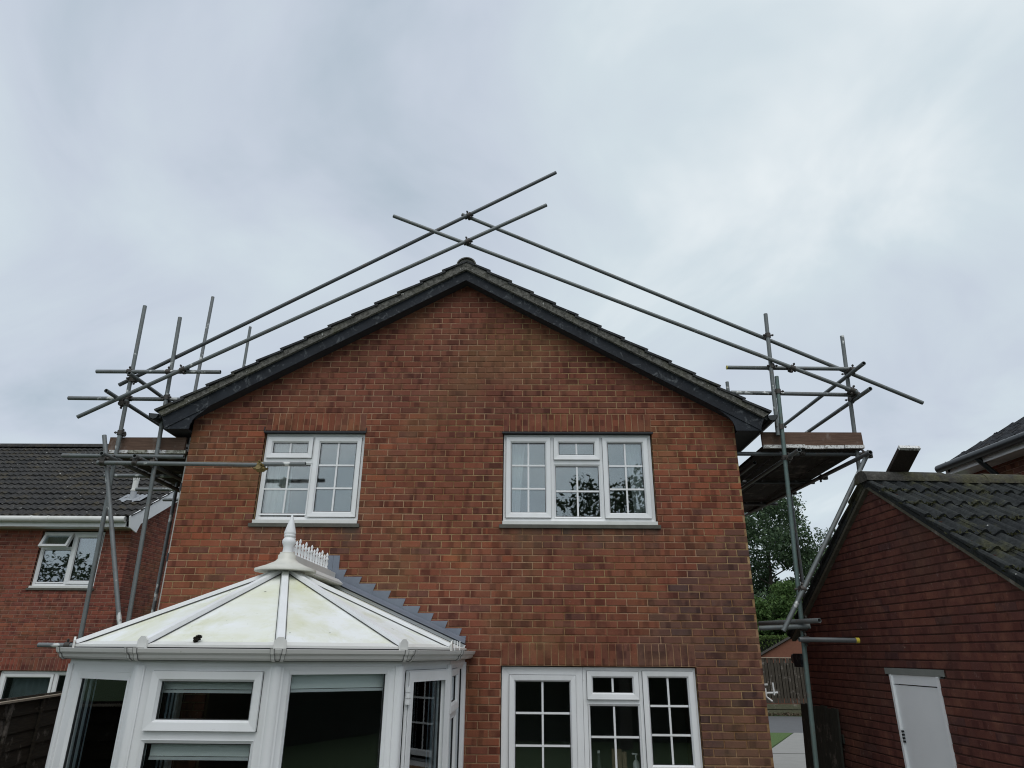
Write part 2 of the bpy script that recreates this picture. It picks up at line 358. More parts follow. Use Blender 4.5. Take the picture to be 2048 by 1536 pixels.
def thing(name, label, cat, loc, group=None):
    o = bpy.data.objects.new(name, None); COL.objects.link(o); o.empty_display_size = .2
    o.location = loc; BASE[o] = Vector(loc); o['label'] = label; o['category'] = cat
    if group: o['group'] = group
    return o
def tag(o, label, cat, group=None):
    o['label'] = label; o['category'] = cat
    if group: o['group'] = group
    return o
def basis(fr, u, w, z, sx=1, sz=1):
    p = fr.at(u, w, z); U, B = fr.U * sx, -fr.N
    return Matrix(((U.x, B.x, 0, p.x), (U.y, B.y, 0, p.y), (U.z, B.z, sz, p.z), (0, 0, 0, 1)))

# ------------------------------------------------------------------ brickwork
LOCAL = Fr((0, 0, 0), (1, 0, 0), (0, -1, 0))
bm_ = MB(); bm_.brick(LOCAL, -.1075, .1075, -.0325, .0325); BRICK_ME = bm_.mesh('brick', BRICK_O)
bm_ = MB(); bm_.brick(LOCAL, -.1075, .1075, -.0325, .0325); GBRICK_ME = bm_.mesh('garage_brick', GBRICK_O)
def lay(rangefn, z0, n, holes, off=0.0, step=.225, vj=.0052, hj=.0052):
    out = []
    for i in range(n):
        za, zb = z0 + i * .075, z0 + (i + 1) * .075
        iv = rangefn(za, zb)
        if not iv: continue
        ivs = [iv]
        for (a, b, c, d) in holes:
            if min(zb, d) - max(za, c) > .03:
                nx = []
                for (p, q) in ivs:
                    if b <= p or a >= q: nx.append((p, q)); continue
                    if a > p: nx.append((p, a))
                    if b < q: nx.append((b, q))
                ivs = nx
        for (p, q) in ivs:
            k = math.floor((p - off) / step) - 1
            while True:
                a = k * step + off + (i % 2) * step / 2; b = a + step; k += 1
                if b <= p + .001: continue
                if a >= q - .001: break
                x0, x1 = max(a, p), min(b, q)
                l = vj if x0 > p + .001 else 0; r = vj if x1 < q - .001 else 0
                if x1 - x0 - l - r < .03: continue
                out.append((x0 + l, x1 - r, za + hj, zb - hj))
    return out
def mortar(rangefn, z0, n, holes, fr, thick=.09):
    mb = MB()
    for i in range(n):
        za, zb = z0 + i * .075, z0 + (i + 1) * .075
        iv = rangefn(za, zb)
        if not iv: continue
        ivs = [iv]
        for (a, b, c, d) in holes:
            if min(zb, d) - max(za, c) > .03:
                nx = []
                for (p, q) in ivs:
                    if b <= p or a >= q: nx.append((p, q)); continue
                    if a > p: nx.append((p, a))
                    if b < q: nx.append((b, q))
                ivs = nx
        for (p, q) in ivs: mb.fbox(fr, p, q, -thick, -.006, za, zb)
    return mb
def soldiers(u0, u1, z0, z1, step=.075):
    n = round((u1 - u0) / step); st = (u1 - u0) / n
    return [(u0 + i * st + .005, u0 + (i + 1) * st - .005, z0 + .005, z1 - .005) for i in range(n)]
def place_bricks(wall, fr, rects, tint, me, smat, visible, limit=300):
    rank = []
    for rc in rects:
        u0, u1, z0, z1 = rc; s = seen(fr.at((u0 + u1) / 2, 0, (z0 + z1) / 2)); sc = 0
        if s and 0 < s[0] < 2048 and 0 < s[1] < 1536 and visible(s[0], s[1]): sc = (u1 - u0) * (z1 - z0) / s[2] ** 2
        rank.append((sc, rc))
    rank.sort(key=lambda t: -t[0]); mb = MB()
    for i, (sc, (u0, u1, z0, z1)) in enumerate(rank):
        c = tint((u0 + u1) / 2, (z0 + z1) / 2); w = rng.uniform(-.0018, .0012)
        dz = rng.uniform(-.0012, .0012)
        if i < limit and sc > 0:
            b = basis(fr, (u0 + u1) / 2, w, (z0 + z1) / 2 + dz, (u1 - u0) / .215, (z1 - z0) / .065)
            link('brick', me, wall, b, c)
        else: mb.brick(fr, u0, u1, z0 + dz, z1 + dz, c, w)
    mb.build('bricks', smat, wall, kind='stuff')

# ------------------------------------------------------------------ ground
def sheet(name, pts, z, mat, kind='structure'):
    mb = MB(); mb.add([(x, y, z) for x, y in pts], [tuple(range(len(pts)))]); return mb.build(name, mat, kind=kind)
sheet('ground', [(-250, -250), (250, -250), (250, 250), (-250, 250)], -.008, LAWN)
sheet('road', [(-60, 15.7), (60, 15.5), (60, 21.4), (-60, 21.6)], .0, ASPH)
PA = [(5.4, 3.6), (9.6, 3.6), (9.6, 10.85), (5.4, 10.85)]
mb = MB(); mb.add([(3.3, -3, .004), (9.6, -3, .004), (9.6, 10.86, .004), (3.3, 10.86, .004)], [(0, 1, 2, 3)]); mb.build('path', CONC, kind='structure')
mb = MB(); mb.add([(6.6, 10.92, .004), (10.3, 10.92, .004), (12.3, 15.6, .004), (9.02, 15.6, .004)], [(0, 1, 2, 3)]); mb.build('driveway', CONC, kind='structure')
sheet('verge', [(2.0, 10.95), (6.55, 10.95), (8.98, 15.6), (2.0, 15.6)], .001, GRASSV)
sheet('patio', [(-4.2, -5.2), (3.25, -5.2), (3.25, -.05), (-4.2, -.05)], .0, CONC)

# ------------------------------------------------------------------ main house
FRONT = Fr((0, 0, 0), (1, 0, 0), (0, -1, 0))
house = thing('brick_house', 'two-storey brown brick gable house in the middle, with scaffolding on both sides', 'house', (0, 4, 0))
HW, PIT = 3.21, .57
WIN_L = (-2.335, -1.142, 3.56, 4.65); WIN_R = (.488, 2.233, 3.56, 4.65); WIN_D = (.496, 2.526, 0.0, 2.1)
SOL = [(-2.335, -1.142, 4.65, 4.875), (.488, 2.233, 4.65, 4.875), (.496, 2.526, 2.1, 2.325)]
def hr(za, zb):
    h = min(HW, (6.66 - za) / PIT)
    return (-h, h) if h > .06 else None
ADDED_OPENING = (-2.55, -.25, 0.0, 2.1)  # opening added behind the conservatory so its panes look dark
holes = [WIN_L, WIN_R, WIN_D, ADDED_OPENING]
wall = mortar(hr, 0, 89, holes, FRONT).build('wall', MORTAR, house)
rects = lay(hr, 0, 89, holes + SOL, off=.04)
for (a, b, c, d) in SOL: rects += soldiers(a, b, c, d)
def tint(u, z):
    q = rng.random()
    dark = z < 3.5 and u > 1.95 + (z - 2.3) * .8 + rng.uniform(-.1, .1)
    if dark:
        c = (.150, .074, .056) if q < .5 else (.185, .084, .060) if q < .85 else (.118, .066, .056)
    elif z > 4.9:
        c = (.215, .074, .048) if q < .6 else (.198, .071, .048) if q < .85 else (.232, .080, .049)
    else:
        c = (.250, .083, .048) if q < .55 else (.220, .077, .049) if q < .77 else (.272, .090, .050) if q < .94 else (.315, .096, .049) if q < .965 else (.180, .073, .053)
    k = rng.uniform(.72, .95); return tuple(x * k for x in c)
def hvis(x, y):
    if x < 930 and y > 1130 + max(0, (x - 690)) * .66 and x > 300: return False
    return True
place_bricks(wall, FRONT, rects, tint, BRICK_ME, BRICK_S, hvis)
# side, back walls, floors
mb = MB(); mb.box(-3.19, -3.10, .0905, 8, 0, 4.7); mb.build('side_wall', FARB, house)
mb = MB(); mb.box(3.10, 3.19, .0905, 8, 0, 4.7); mb.build('side_wall', FARB, house)
mb = MB(); mb.box(-3.10, 3.10, 7.9, 8, 0, 4.7); mb.build('back_wall', PLASTER, house)
mb = MB(); mb.box(-3.10, 3.10, .0905, 7.9, 2.45, 2.65); mb.build('upper_floor', PLASTER, house)
mb = MB(); mb.box(-3.10, 3.10, .0905, 7.9, 4.72, 4.76); mb.build('ceiling', PLASTER, house)
mb = MB(); mb.box(-3.10, 3.10, .0905, 7.9, .01, .03); mb.build('ground_floor', IFLOOR, house)
mb = MB(); mb.box(-3.10, 3.10, 3.4, 3.5, .03, 2.45); mb.build('partition', PLASTER, house)
mb = MB(); mb.box(-3.10, 3.10, 3.4, 3.5, 2.65, 4.72); mb.build('partition', PLASTER, house)
mb = MB(); mb.box(-.35, -.25, .0905, 3.4, 2.65, 4.72); mb.build('partition', PLASTER, house)
# roof slab, verge, barge, soffit
roof = MB()
for sg in (-1, 1):
    P = [Vector((0, -.165, 6.84)), Vector((sg * 3.55, -.165, 6.84 - PIT * 3.55)), Vector((sg * 3.55, -.165, 6.77 - PIT * 3.55)), Vector((0, -.165, 6.77))]
    roof.prism(P if sg < 0 else P[::-1], (0, 8.3, 0))
roof = roof.build('roof', TILE_M, house)
ca, sa = 1 / math.hypot(1, PIT), PIT / math.hypot(1, PIT)
vt = {}
for sg in (-1, 1):
    up = Vector((-sg * ca, 0, sa)); nm = Vector((sg * sa, 0, ca)); foot = Vector((sg * 3.575, 0, 6.845 - PIT * 3.575))
    for k in range(13):
        t0 = k * .3155; t1 = t0 + .345
        mb = MB(); y0, y1 = -.205 - rng.uniform(0, .008), .12
        j = rng.uniform(-.004, .004)
        a, b = foot + up * (t0 + j), foot + up * t1
        lo, hi = .022, -.006
        p = [a + nm * lo, b + nm * hi, b + nm * (hi + .024), a + nm * (lo + .026)]
        if sg > 0: p = p[::-1]
        mb.prism([q + Vector((0, y0, 0)) for q in p], (0, y1 - y0, 0))
        mb.build('verge_tile', TILE_M, roof)
for sg in (-1, 1):
    mb = MB()
    Q = [Vector((0, -.19, 6.742)), Vector((sg * 3.50, -.19, 6.742 - PIT * 3.50 + .03)), Vector((sg * 3.565, -.19, 6.85 - PIT * 3.565)), Vector((0, -.19, 6.852))]
    mb.prism(Q if sg > 0 else Q[::-1], (0, .02, 0)); mb.build('verge_mortar', VMORTAR, roof)
    mb = MB()
    Q = [Vector((0, -.212, 6.733)), Vector((sg * 3.50, -.212, 6.733 - PIT * 3.5 + .03)), Vector((sg * 3.51, -.212, 6.748 - PIT * 3.5 + .03)), Vector((0, -.212, 6.748))]
    mb.prism(Q if sg > 0 else Q[::-1], (0, .05, 0)); mb.build('undercloak', VMORTAR, roof)
    mb = MB()
    Q = [Vector((0, -.172, 6.597)), Vector((sg * 3.455, -.172, 4.627)), Vector((sg * 3.52, -.172, 4.80)), Vector((0, -.172, 6.738))]
    mb.prism(Q if sg > 0 else Q[::-1], (0, .022, 0)); mb.build('bargeboard', BARGE, house)
    mb = MB()   # boxed eaves end
    C2 = [(3.45, 4.622), (3.175, 4.622), (3.168, 4.675), (3.148, 4.73), (3.105, 4.785), (3.02, 4.86), (2.95, 4.925), (3.3, 4.80)]
    Q = [Vector((sg * x, -.163, z)) for x, z in C2]
    mb.prism(Q if sg < 0 else Q[::-1], (0, .016, 0)); mb.build('eaves_end_panel', BARGE, house)
    mb = MB()
    Q = [Vector((0, -.150, 6.612)), Vector((sg * 3.2, -.150, 6.612 - PIT * 3.2)), Vector((sg * 3.2, -.150, 6.628 - PIT * 3.2)), Vector((0, -.150, 6.628))]
    mb.prism(Q if sg > 0 else Q[::-1], (0, .1535, 0)); mb.build('verge_soffit', SOFFIT, house)
    mb = MB(); x0, x1 = sorted((sg * 3.212, sg * 3.452)); mb.box(x0, x1, -.146, 8, 4.624, 4.640); mb.build('eaves_soffit', SOFFIT, house)
    mb = MB(); x0, x1 = sorted((sg * 3.455, sg * 3.475)); mb.box(x0, x1, -.146, 8, 4.626, 4.80); mb.build('fascia', BARGE, house)
    mb = MB()   # gutter: open half-round profile
    pr = [(-.062, .022), (-.058, -.012), (-.036, -.045), (0, -.058), (.036, -.045), (.052, -.012), (.052, .012)]
    o_ = [Vector((sg * (3.60 - x), -.19, 4.785 + z)) for x, z in pr]; i_ = [Vector((sg * (3.60 - x * .9), -.19, 4.787 + z * .88)) for x, z in pr]
    Q = o_ + i_[::-1]; n = len(o_)
    L = Vector((0, 8, 0))
    for k in range(n - 1):
        mb.add([o_[k], o_[k + 1], o_[k + 1] + L, o_[k] + L], [(0, 1, 2, 3)]); mb.add([i_[k], i_[k + 1], i_[k + 1] + L, i_[k] + L], [(3, 2, 1, 0)])
        mb.add([o_[k], o_[k + 1], i_[k + 1], i_[k]], [(0, 1, 2, 3)])
    mb.add(o_, [tuple(range(n))])
    mb.build('gutter', BLACK, house)
# ridge
for k in range(6):
    mb = MB(); y0 = -.215 + k * .46; n = 12; r = .122 if k else .126
    a = [Vector((r * math.cos(math.pi * i / n), y0, 6.792 + r * math.sin(math.pi * i / n) * .93)) for i in range(n + 1)]
    b = [Vector((q.x * .87, q.y, 6.792 + (q.z - 6.792) * .87)) for q in a]
    L = Vector((0, .45, 0))
    mb.add(a + [q + L for q in a], [(i, i + 1, i + n + 2, i + n + 1) for i in range(n)], True)
    mb.add(a + b, [(i, i + n + 1, i + n + 2, i + 1) for i in range(n)])
    if k == 0: mb.add([q + Vector((0, .02, 0)) for q in b], [tuple(range(n + 1))])
    mb.build('ridge_tile', TILE_M if k else VMORTAR, roof)
# thin pipe down the left side
mb = MB(); mb.tube((-3.262, .12, 0), (-3.262, .12, 4.6), .019, 8); pipe = mb.build('side_pipe', CREAM, house)
for z in (3.15, 3.95, 2.3):
    mb = MB(); mb.tube((-3.262, .12, z), (-3.262, .12, z + .09), .026, 8); mb.build('pipe_clip', BLACK, pipe)

# ---- windows
def window(parent, fr, u0, u1, z0, z1, cells, w0=-.05, glass=GLASS, frame=UPVC, mull=(), trans=(), fw=.045):
    """frame with mullions/transoms; cells: (u0,u1,z0,z1,'sash'|'fixed',nx,nz)"""
    mb = MB(); mb.ring(fr, u0, u1, z0, z1, fw, w0, w0 - .012, w0 - .07)
    for (a, b, c, d) in mull: mb.fbox(fr, a, b, w0 - .068, w0 - .008, c, d)
    for (a, b, c, d) in trans: mb.fbox(fr, a, b, w0 - .068, w0 - .010, c, d)
    win = mb.build('window', frame, parent)
    gk = MB()
    for (a, b, c, d, kind, nx, nz) in cells:
        if kind == 'sash':
            s_ = MB(); s_.ring(fr, a, b, c, d, .048, w0 + .018, w0 + .012, w0 - .05)
            i = .048; s_.ring(fr, a + i, b - i, c + i, d - i, .014, w0 + .010, w0 - .012, w0 - .05); s_.build('sash', frame, win)
            gk.ring(fr, a - .003, b + .003, c - .003, d + .003, .0028, w0 - .006, w0 - .006, w0 - .03)
            i = .062; wp = w0 - .018
        else:
            s_ = MB(); s_.ring(fr, a, b, c, d, .02, w0 - .004, w0 - .022, w0 - .06); s_.build('bead', frame, win); i = .02; wp = w0 - .03
        a, b, c, d = a + i, b - i, c + i, d - i
        gk.ring(fr, a - .0005, b + .0005, c - .0005, d + .0005, .006, wp + .006, wp + .004, wp - .01)
        p = MB(); p.fbox(fr, a + .001, b - .001, wp - .022, wp - .002, c + .001, d - .001); p.build('pane', glass, win)
        g = MB()
        for k in range(1, nx): x = a + (b - a) * k / nx; g.fbox(fr, x - .010, x + .010, wp - .014 + .014, wp + .004, c + .005, d - .005)
        for k in range(1, nz): z = c + (d - c) * k / nz; g.fbox(fr, a + .005, b - .005, wp + .0005, wp + .0065, z - .010, z + .010)
        if nx > 1 or nz > 1: g.build('glazing_bar', UPVC, win)
    gk.build('gasket', GASKET, win); return win
def sill(win, fr, u0, u1, z, dark=True):
    mb = MB(); mb.fbox(fr, u0, u1, -.10, .012, z, z + .038); mb.build('sill', UPVC_DIRTY, win)
    if dark:
        mb = MB(); mb.fbox(fr, u0 - .035, u1 + .03, -.09, .026, z - .042, z - .003); mb.build('sub_sill', SILL, win)
# upper left window
a, b, c, d = WIN_L
w = window(house, FRONT, a + .012, b - .01, c + .042, d - .025, [
    (-2.298, -1.762, 4.335, 4.585, 'sash', 2, 1), (-2.302, -1.745, 3.665, 4.275, 'fixed', 2, 2), (-1.735, -1.185, 3.645, 4.585, 'sash', 2, 3)],
    mull=[(-1.765, -1.72, 3.64, 4.585)], trans=[(-2.28, -1.765, 4.268, 4.335)])
sill(w, FRONT, a + .004, b - .004, c + .003)
mb = MB(); mb.fbox(FRONT, a - .012, b + .012, -.09, .016, 4.628, 4.648); mb.fbox(FRONT, a - .012, a - .004, -.02, .014, 4.648, 4.70); mb.fbox(FRONT, b + .004, b + .012, -.02, .014, 4.648, 4.69); mb.build('lintel', SOFFIT, w)
# upper right window
a, b, c, d = WIN_R
w = window(house, FRONT, a + .01, b - .012, c + .042, d - .025, [
    (.527, 1.045, 3.648, 4.592, 'sash', 2, 3), (1.083, 1.618, 4.325, 4.592, 'sash', 2, 1), (1.080, 1.622, 3.645, 4.272, 'fixed', 2, 2), (1.655, 2.180, 3.645, 4.592, 'sash', 2, 3)],
    mull=[(1.040, 1.085, 3.64, 4.585), (1.618, 1.658, 3.64, 4.585)], trans=[(1.08, 1.622, 4.266, 4.325)])
sill(w, FRONT, a + .004, b - .002, c + .003)
mb = MB(); mb.fbox(FRONT, a - .010, b + .014, -.09, .014, 4.630, 4.648); mb.build('lintel', SOFFIT, w)
# ground-floor door and kitchen window in one opening
a, b, c, d = WIN_D
w = window(house, FRONT, .505, 1.345, .03, 2.088, [(.585, 1.272, .10, 2.010, 'sash', 2, 6)], fw=.084, glass=GLASS_K)
w.name = 'glazed_door'
w = window(house, FRONT, 1.348, 2.518, 1.02, 2.088, [
    (1.390, 1.925, 1.785, 2.052, 'sash', 2, 1), (1.396, 1.93, 1.13, 1.742, 'fixed', 2, 2), (1.968, 2.492, 1.13, 2.056, 'sash', 2, 3)],
    mull=[(1.932, 1.964, 1.06, 2.05)], trans=[(1.39, 1.932, 1.735, 1.785)], glass=GLASS_K)
mb = MB(); mb.fbox(FRONT, 1.349, 2.525, -.09, -.008, 0, 1.018); mb.build('under_window_panel', MORTAR, house)
# curtains
def curtain(u0, u1, z0, z1, y, label, sweep=0):
    mb = MB(); n = 28; rows = 5; P = []
    for j in range(rows + 1):
        t = j / rows
        for i in range(n + 1):
            s = i / n; u = u0 + (u1 - u0) * s
            if sweep: u = u0 + (u1 - u0) * s * (1 - .45 * abs(sweep) * t * (1 - .3 * t)) if sweep > 0 else u1 - (u1 - u0) * (1 - s) * (1 - .45 * abs(sweep) * t * (1 - .3 * t))
            P.append((u, y + .025 * math.sin(s * 31 + t) + .01 * math.sin(s * 67), z1 + (z0 - z1) * t))
    mb.add(P, [(j * (n + 1) + i, j * (n + 1) + i + 1, (j + 1) * (n + 1) + i + 1, (j + 1) * (n + 1) + i) for j in range(rows) for i in range(n)], True)
    tag(mb.build('curtain', CURT), label, 'curtain', 'curtains inside the upper windows')
curtain(-2.33, -2.03, 3.5, 4.68, .24, 'pale curtain gathered behind the left panes of the smaller upper window')
curtain(.49, .76, 3.5, 4.68, .22, 'white curtain at the left side of the wide upper window', 1)
curtain(1.93, 2.24, 3.5, 4.68, .22, 'white curtain at the right side of the wide upper window', -1)
# things on the kitchen windowsill
mb = MB(); mb.box(1.33, 2.54, .125, .38, 1.06, 1.085); mb.build('inner_sill', UPVC, house)
t = thing('soap_dispenser', 'white pump soap dispenser on the kitchen windowsill', 'soap dispenser', (1.88, .2, 1.085))
mb = MB(); mb.lathe((1.88, .2, 1.085), [(.03, 0), (.034, .01), (.034, .10), (.02, .125), (.012, .13)]); mb.build('bottle', UPVC, t)
mb = MB(); mb.tube((1.88, .2, 1.215), (1.88, .2, 1.27), .007, 8); mb.tube((1.895, .19, 1.27), (1.845, .21, 1.272), .008, 8); mb.build('pump', UPVC, t)
t = thing('wooden_block', 'brown block leaning behind the kitchen window', 'block', (1.71, .24, 1.085))
mb = MB(); mb.box(1.64, 1.74, .22, .27, 1.085, 1.31); mb.box(1.745, 1.79, .225, .265, 1.085, 1.285); mb.build('block', CARD, t)
t = thing('bottle', 'slim pale bottle at the left end of the kitchen windowsill', 'bottle', (1.5, .2, 1.085))
mb = MB(); mb.lathe((1.5, .2, 1.085), [(.028, 0), (.028, .09), (.012, .15), (.012, .19)]); mb.build('body', BOTTLE, t)
mb = MB(); mb.lathe((1.5, .2, 1.275), [(.014, 0), (.014, .025)]); mb.build('cap', UPVC, t)
# white bracket on the right side wall
t = thing('wall_bracket', 'small white metal bracket fixed to the right side wall of the brick house', 'bracket', (3.22, .16, 1.85))
mb = MB(); mb.box(3.192, 3.265, .13, .20, 1.82, 1.90); mb.build('plate', UPVC, t)
mb = MB(); mb.tube((3.24, .16, 1.85), (3.37, .10, 1.86), .011, 8); mb.tube((3.335, .11, 1.835), (3.332, .11, 1.955), .009, 8); mb.tube((3.24, .16, 1.835), (3.31, .12, 1.775), .010, 8); mb.tube((3.22, .16, 1.93), (3.285, .13, 1.935), .010, 8); mb.build('arm', UPVC, t)

# ------------------------------------------------------------------ conservatory
XC, YH, ZE, ZH = -1.37, -1.525, 2.262, 2.889
E2, A, B, C_, D, E1 = (-2.85, -1.6), (-2.573, -2.34), (-1.828, -2.80), (-.912, -2.80), (-.167, -2.34), (.11, -1.6)
VS = [(-2.85, -.004), E2, A, B, C_, D, E1, (.11, -.004)]
cons = thing('conservatory', 'white conservatory with pale faceted roof and spiked finial against the brick house', 'conservatory', (XC, -1.4, 0))
H = Vector((XC, YH, ZH)); RW = Vector((XC, -.01, ZH))
def e3(p, z=ZE, k=1.0): return Vector((XC + (p[0] - XC) * k, YH + (p[1] - YH) * k if p[1] < -1 else p[1], z))
def panel(pts):
    mb = MB(); nn = (pts[1] - pts[0]).cross(pts[2] - pts[0]).normalized()
    if nn.z < 0: pts = pts[::-1]; nn = -nn
    mb.prism([p - nn * .025 for p in pts], nn * .025); mb.build('roof_panel', ROOFPANEL, cons)
ev = [e3(p) for p in VS]
for i in range(1, 6): panel([H, ev[i], ev[i + 1]])
panel([H, RW, ev[0], ev[1]]); panel([H, ev[6], ev[7], RW])
def bar(a, b, w, h, mat, name, parent, lift=0.0, wt=.7):
    d = (b - a).normalized(); s_ = d.cross(Zv).normalized(); n_ = s_.cross(d).normalized()
    if n_.z < 0: n_ = -n_
    mb = MB(); q = lambda p, x, y: p + s_ * x + n_ * (y + lift)
    mb.hexa([q(a, -w, 0), q(a, w, 0), q(b, w, 0), q(b, -w, 0), q(a, -w * wt, h), q(a, w * wt, h), q(b, w * wt, h), q(b, -w * wt, h)])
    return mb.build(name, mat, parent)
for i in range(0, 8):
    top = H if 1 <= i <= 6 else RW; bt = ev[i]
    if i in (0, 7): bt = bt + Vector((0, -.03, 0)); top = top + Vector((0, -.03, 0))
    o_ = bar(top, bt, .033, .034, UPVC, 'rafter', cons, .0, .75)
    bar(top, bt, .0362, .004, GASKET, 'gasket', o_, .0005, 1)
    # end cap on the rafter foot
    d = Vector((bt.x - top.x, bt.y - top.y, 0)).normalized(); s_ = d.cross(Zv)
    if 1 <= i <= 6:
        P = [bt + s_ * x + Zv * z + d * .012 for x, z in ((-.042, -.03), (.042, -.03), (.042, .028), (.018, .052), (-.018, .052), (-.042, .028))]
        mb = MB(); mb.prism(P, d * .012); mb.build('rafter_cap', UPVC_DIRTY, o_)
for i in (6, 7):   # pale fins at the wall end
    for k in range(2):
        p = ev[6] + Vector((.012 + .014 * k, .05 + .10 * k + .5 * (i - 6), 0))
        mb = MB(); mb.box(p.x, p.x + .008, p.y - .004, p.y + .004, ZE - .03, ZE + .06); mb.build('fin', UPVC, cons)
# eaves beam, gutter, wall facets
frs = []
for i in range(7):
    p, q = Vector((*VS[i], 0)), Vector((*VS[i + 1], 0)); U = (q - p).normalized(); N = Vector((U.y, -U.x, 0)); frs.append((Fr(p, U, N), (q - p).length, N))
def off_poly(dist):
    out = []
    for i, v in enumerate(VS):
        v = Vector((*v, 0))
        if i == 0: out.append(v + frs[0][2] * dist)
        elif i == 7: out.append(v + frs[6][2] * dist)
        else:
            n1, n2 = frs[i - 1][2], frs[i][2]; b_ = (n1 + n2).normalized(); out.append(v + b_ * dist / b_.dot(n1))
    return out
def ringbeam(name, mat, prof, parent=cons, cap=True):   # prof: list (offset, z)
    rings = [off_poly(d) for d, z in prof]; n = len(prof)
    for i in range(7):
        mb = MB()
        P = [rings[k][i] + Zv * prof[k][1] for k in range(n)] + [rings[k][i + 1] + Zv * prof[k][1] for k in range(n)]
        mb.add(P, [(k, (k + 1) % n, (k + 1) % n + n, k + n) for k in range(n)])
        if i == 0: mb.add(P[:n], [tuple(range(n))[::-1]])
        if i == 6: mb.add(P[n:], [tuple(range(n))])
        mb.build(name, mat, parent)
ringbeam('eaves_beam', UPVC_DIRTY, [(-.05, 2.246), (.022, 2.246), (.022, 2.262), (-.05, 2.285)])
ringbeam('eaves_fascia', UPVC, [(-.06, 2.13), (.012, 2.13), (.012, 2.243), (-.06, 2.243)])
ringbeam('shadow_gap', GASKET, [(-.04, 2.2385), (.0225, 2.2385), (.0225, 2.2455), (-.04, 2.2455)])  # solid dark strip, painted in as the shade between beam and gutter
ringbeam('dark_strip', GASKET, [(.034, 2.1625), (.066, 2.1625), (.066, 2.1655), (.034, 2.1655)])  # thin dark strip along the underside of the gutter
ringbeam('gutter', GUTTER, [(.018, 2.190), (.030, 2.172), (.070, 2.166), (.088, 2.180), (.094, 2.198), (.112, 2.212), (.118, 2.236), (.112, 2.238), (.104, 2.215), (.082, 2.200), (.068, 2.178), (.034, 2.184), (.022, 2.236), (.018, 2.236)])
for i in range(1, 7):   # gutter corner unions
    for sgn in (-1, 1):
        fr, L, N = frs[i - 1] if sgn < 0 else frs[i]
        u0 = (L - .02) if sgn < 0 else .0
        cu = L - .035 if sgn < 0 else .035
        mb = MB()
        pr = [(.016, 2.186), (.028, 2.166), (.072, 2.160), (.094, 2.176), (.100, 2.196), (.118, 2.210), (.125, 2.242), (.016, 2.242)]
        Q = [fr.at(cu - .012 + (.03 if sgn < 0 else -.03), w_, z) for w_, z in pr]
        mb.prism(Q, fr.U * .022); gc = mb.build('gutter_clip', GUTTER, cons)
        mb = MB(); c_ = sum(Q, Vector()) / len(Q); Q2 = [c_ + (q - c_) * .985 for q in Q]; mb.prism([q - fr.U * .0035 for q in Q2], fr.U * .029); mb.build('clip_seal', SEAL, gc)
# corner posts
for i in range(0, 8):
    v = off_poly(-.02)[i]; mb = MB(); mb.tube((v.x, v.y, .0), (v.x, v.y, 2.13), .045, 8); mb.build('corner_post', UPVC, cons)
for i in range(1, 6):
    fr, L, N = frs[i]
    for u in (.030, L - .042):
        mb = MB(); mb.fbox(fr, u, u + .012, -.02, .016, .62, 2.128); mb.build('cover_trim', UPVC, cons)
def blind(fr, a, b, ztop, h):
    mb = MB(); mb.fbox(fr, a, b, -.095, -.080, ztop - h, ztop); o_ = mb.build('roller_blind', BLIND, cons)
    mb = MB(); mb.fbox(fr, a, b, -.098, -.074, ztop - h - .022, ztop - h - .004); mb.build('bottom_rail', UPVC, o_)
W0 = .006
# left side pieces (E2-A etc. seen through the glass)
fr, L, N = frs[0]; window(cons, fr, .03, L - .03, .62, 2.13, [(.08, L / 2 - .02, .68, 2.08, 'fixed', 1, 1), (L / 2 + .02, L - .08, .68, 2.08, 'fixed', 1, 1)], W0, GLASS_C, fw=.055, mull=[(L / 2 - .02, L / 2 + .02, .67, 2.08)])
fr, L, N = frs[1]; window(cons, fr, .03, L - .03, .62, 2.13, [(.085, L - .085, .68, 2.075, 'fixed', 1, 1)], W0, GLASS_C, fw=.055)
fr, L, N = frs[2]; window(cons, fr, .035, L - .035, .62, 2.13, [(.13, L - .09, .68, 2.085, 'fixed', 1, 1)], W0, GLASS_C, fw=.095); blind(fr, .17, .83, 2.14, .13)
fr, L, N = frs[3]
window(cons, fr, .035, L - .035, .62, 2.13, [(.10, L - .085, 1.745, 2.098, 'sash', 1, 1), (.094, L - .094, .68, 1.69, 'fixed', 1, 1)], W0, GLASS_C, fw=.06, trans=[(.095, L - .09, 1.69, 1.745)])
blind(fr, .13, .82, 2.14, .155); blind(fr, .13, .82, 1.735, .145)
fr, L, N = frs[4]; window(cons, fr, .035, L - .035, .62, 2.13, [(.085, L - .085, .68, 2.108, 'fixed', 1, 1)], W0, GLASS_C, fw=.05); blind(fr, .10, .78, 2.14, .15)
fr, L, N = frs[5]
dw = window(cons, fr, .03, L - .02, .02, 2.13, [(.085, L - .05, .05, 2.10, 'sash', 1, 1)], W0, GLASS_C, fw=.05); dw.name = 'door'
mb = MB()
for z0, z1, wd in ((1.955, 1.99, .03), (1.915, 1.95, .045), (1.875, 1.91, .03)): mb.fbox(fr, .062, .062 + wd, .02, .05, z0, z1)
mb.build('hinge', UPVC, dw)
mb = MB(); mb.fbox(fr, .09, .15, .028, .034, .04, 2.09); mb.fbox(fr, L - .115, L - .055, .028, .034, .04, 2.09); mb.fbox(fr, .15, L - .115, .028, .034, 2.02, 2.09); mb.build('door_stile', UPVC, dw)
fr, L, N = frs[6]
window(cons, fr, .03, L - .02, .62, 2.13, [(.08, .80, 1.76, 2.09, 'sash', 1, 1), (.08, .80, .68, 1.70, 'fixed', 1, 1), (.86, L - .07, .68, 2.09, 'fixed', 1, 1)], W0, GLASS_C, fw=.05, trans=[(.08, .82, 1.70, 1.76)], mull=[(.81, .85, .68, 2.09)])
mb = MB()
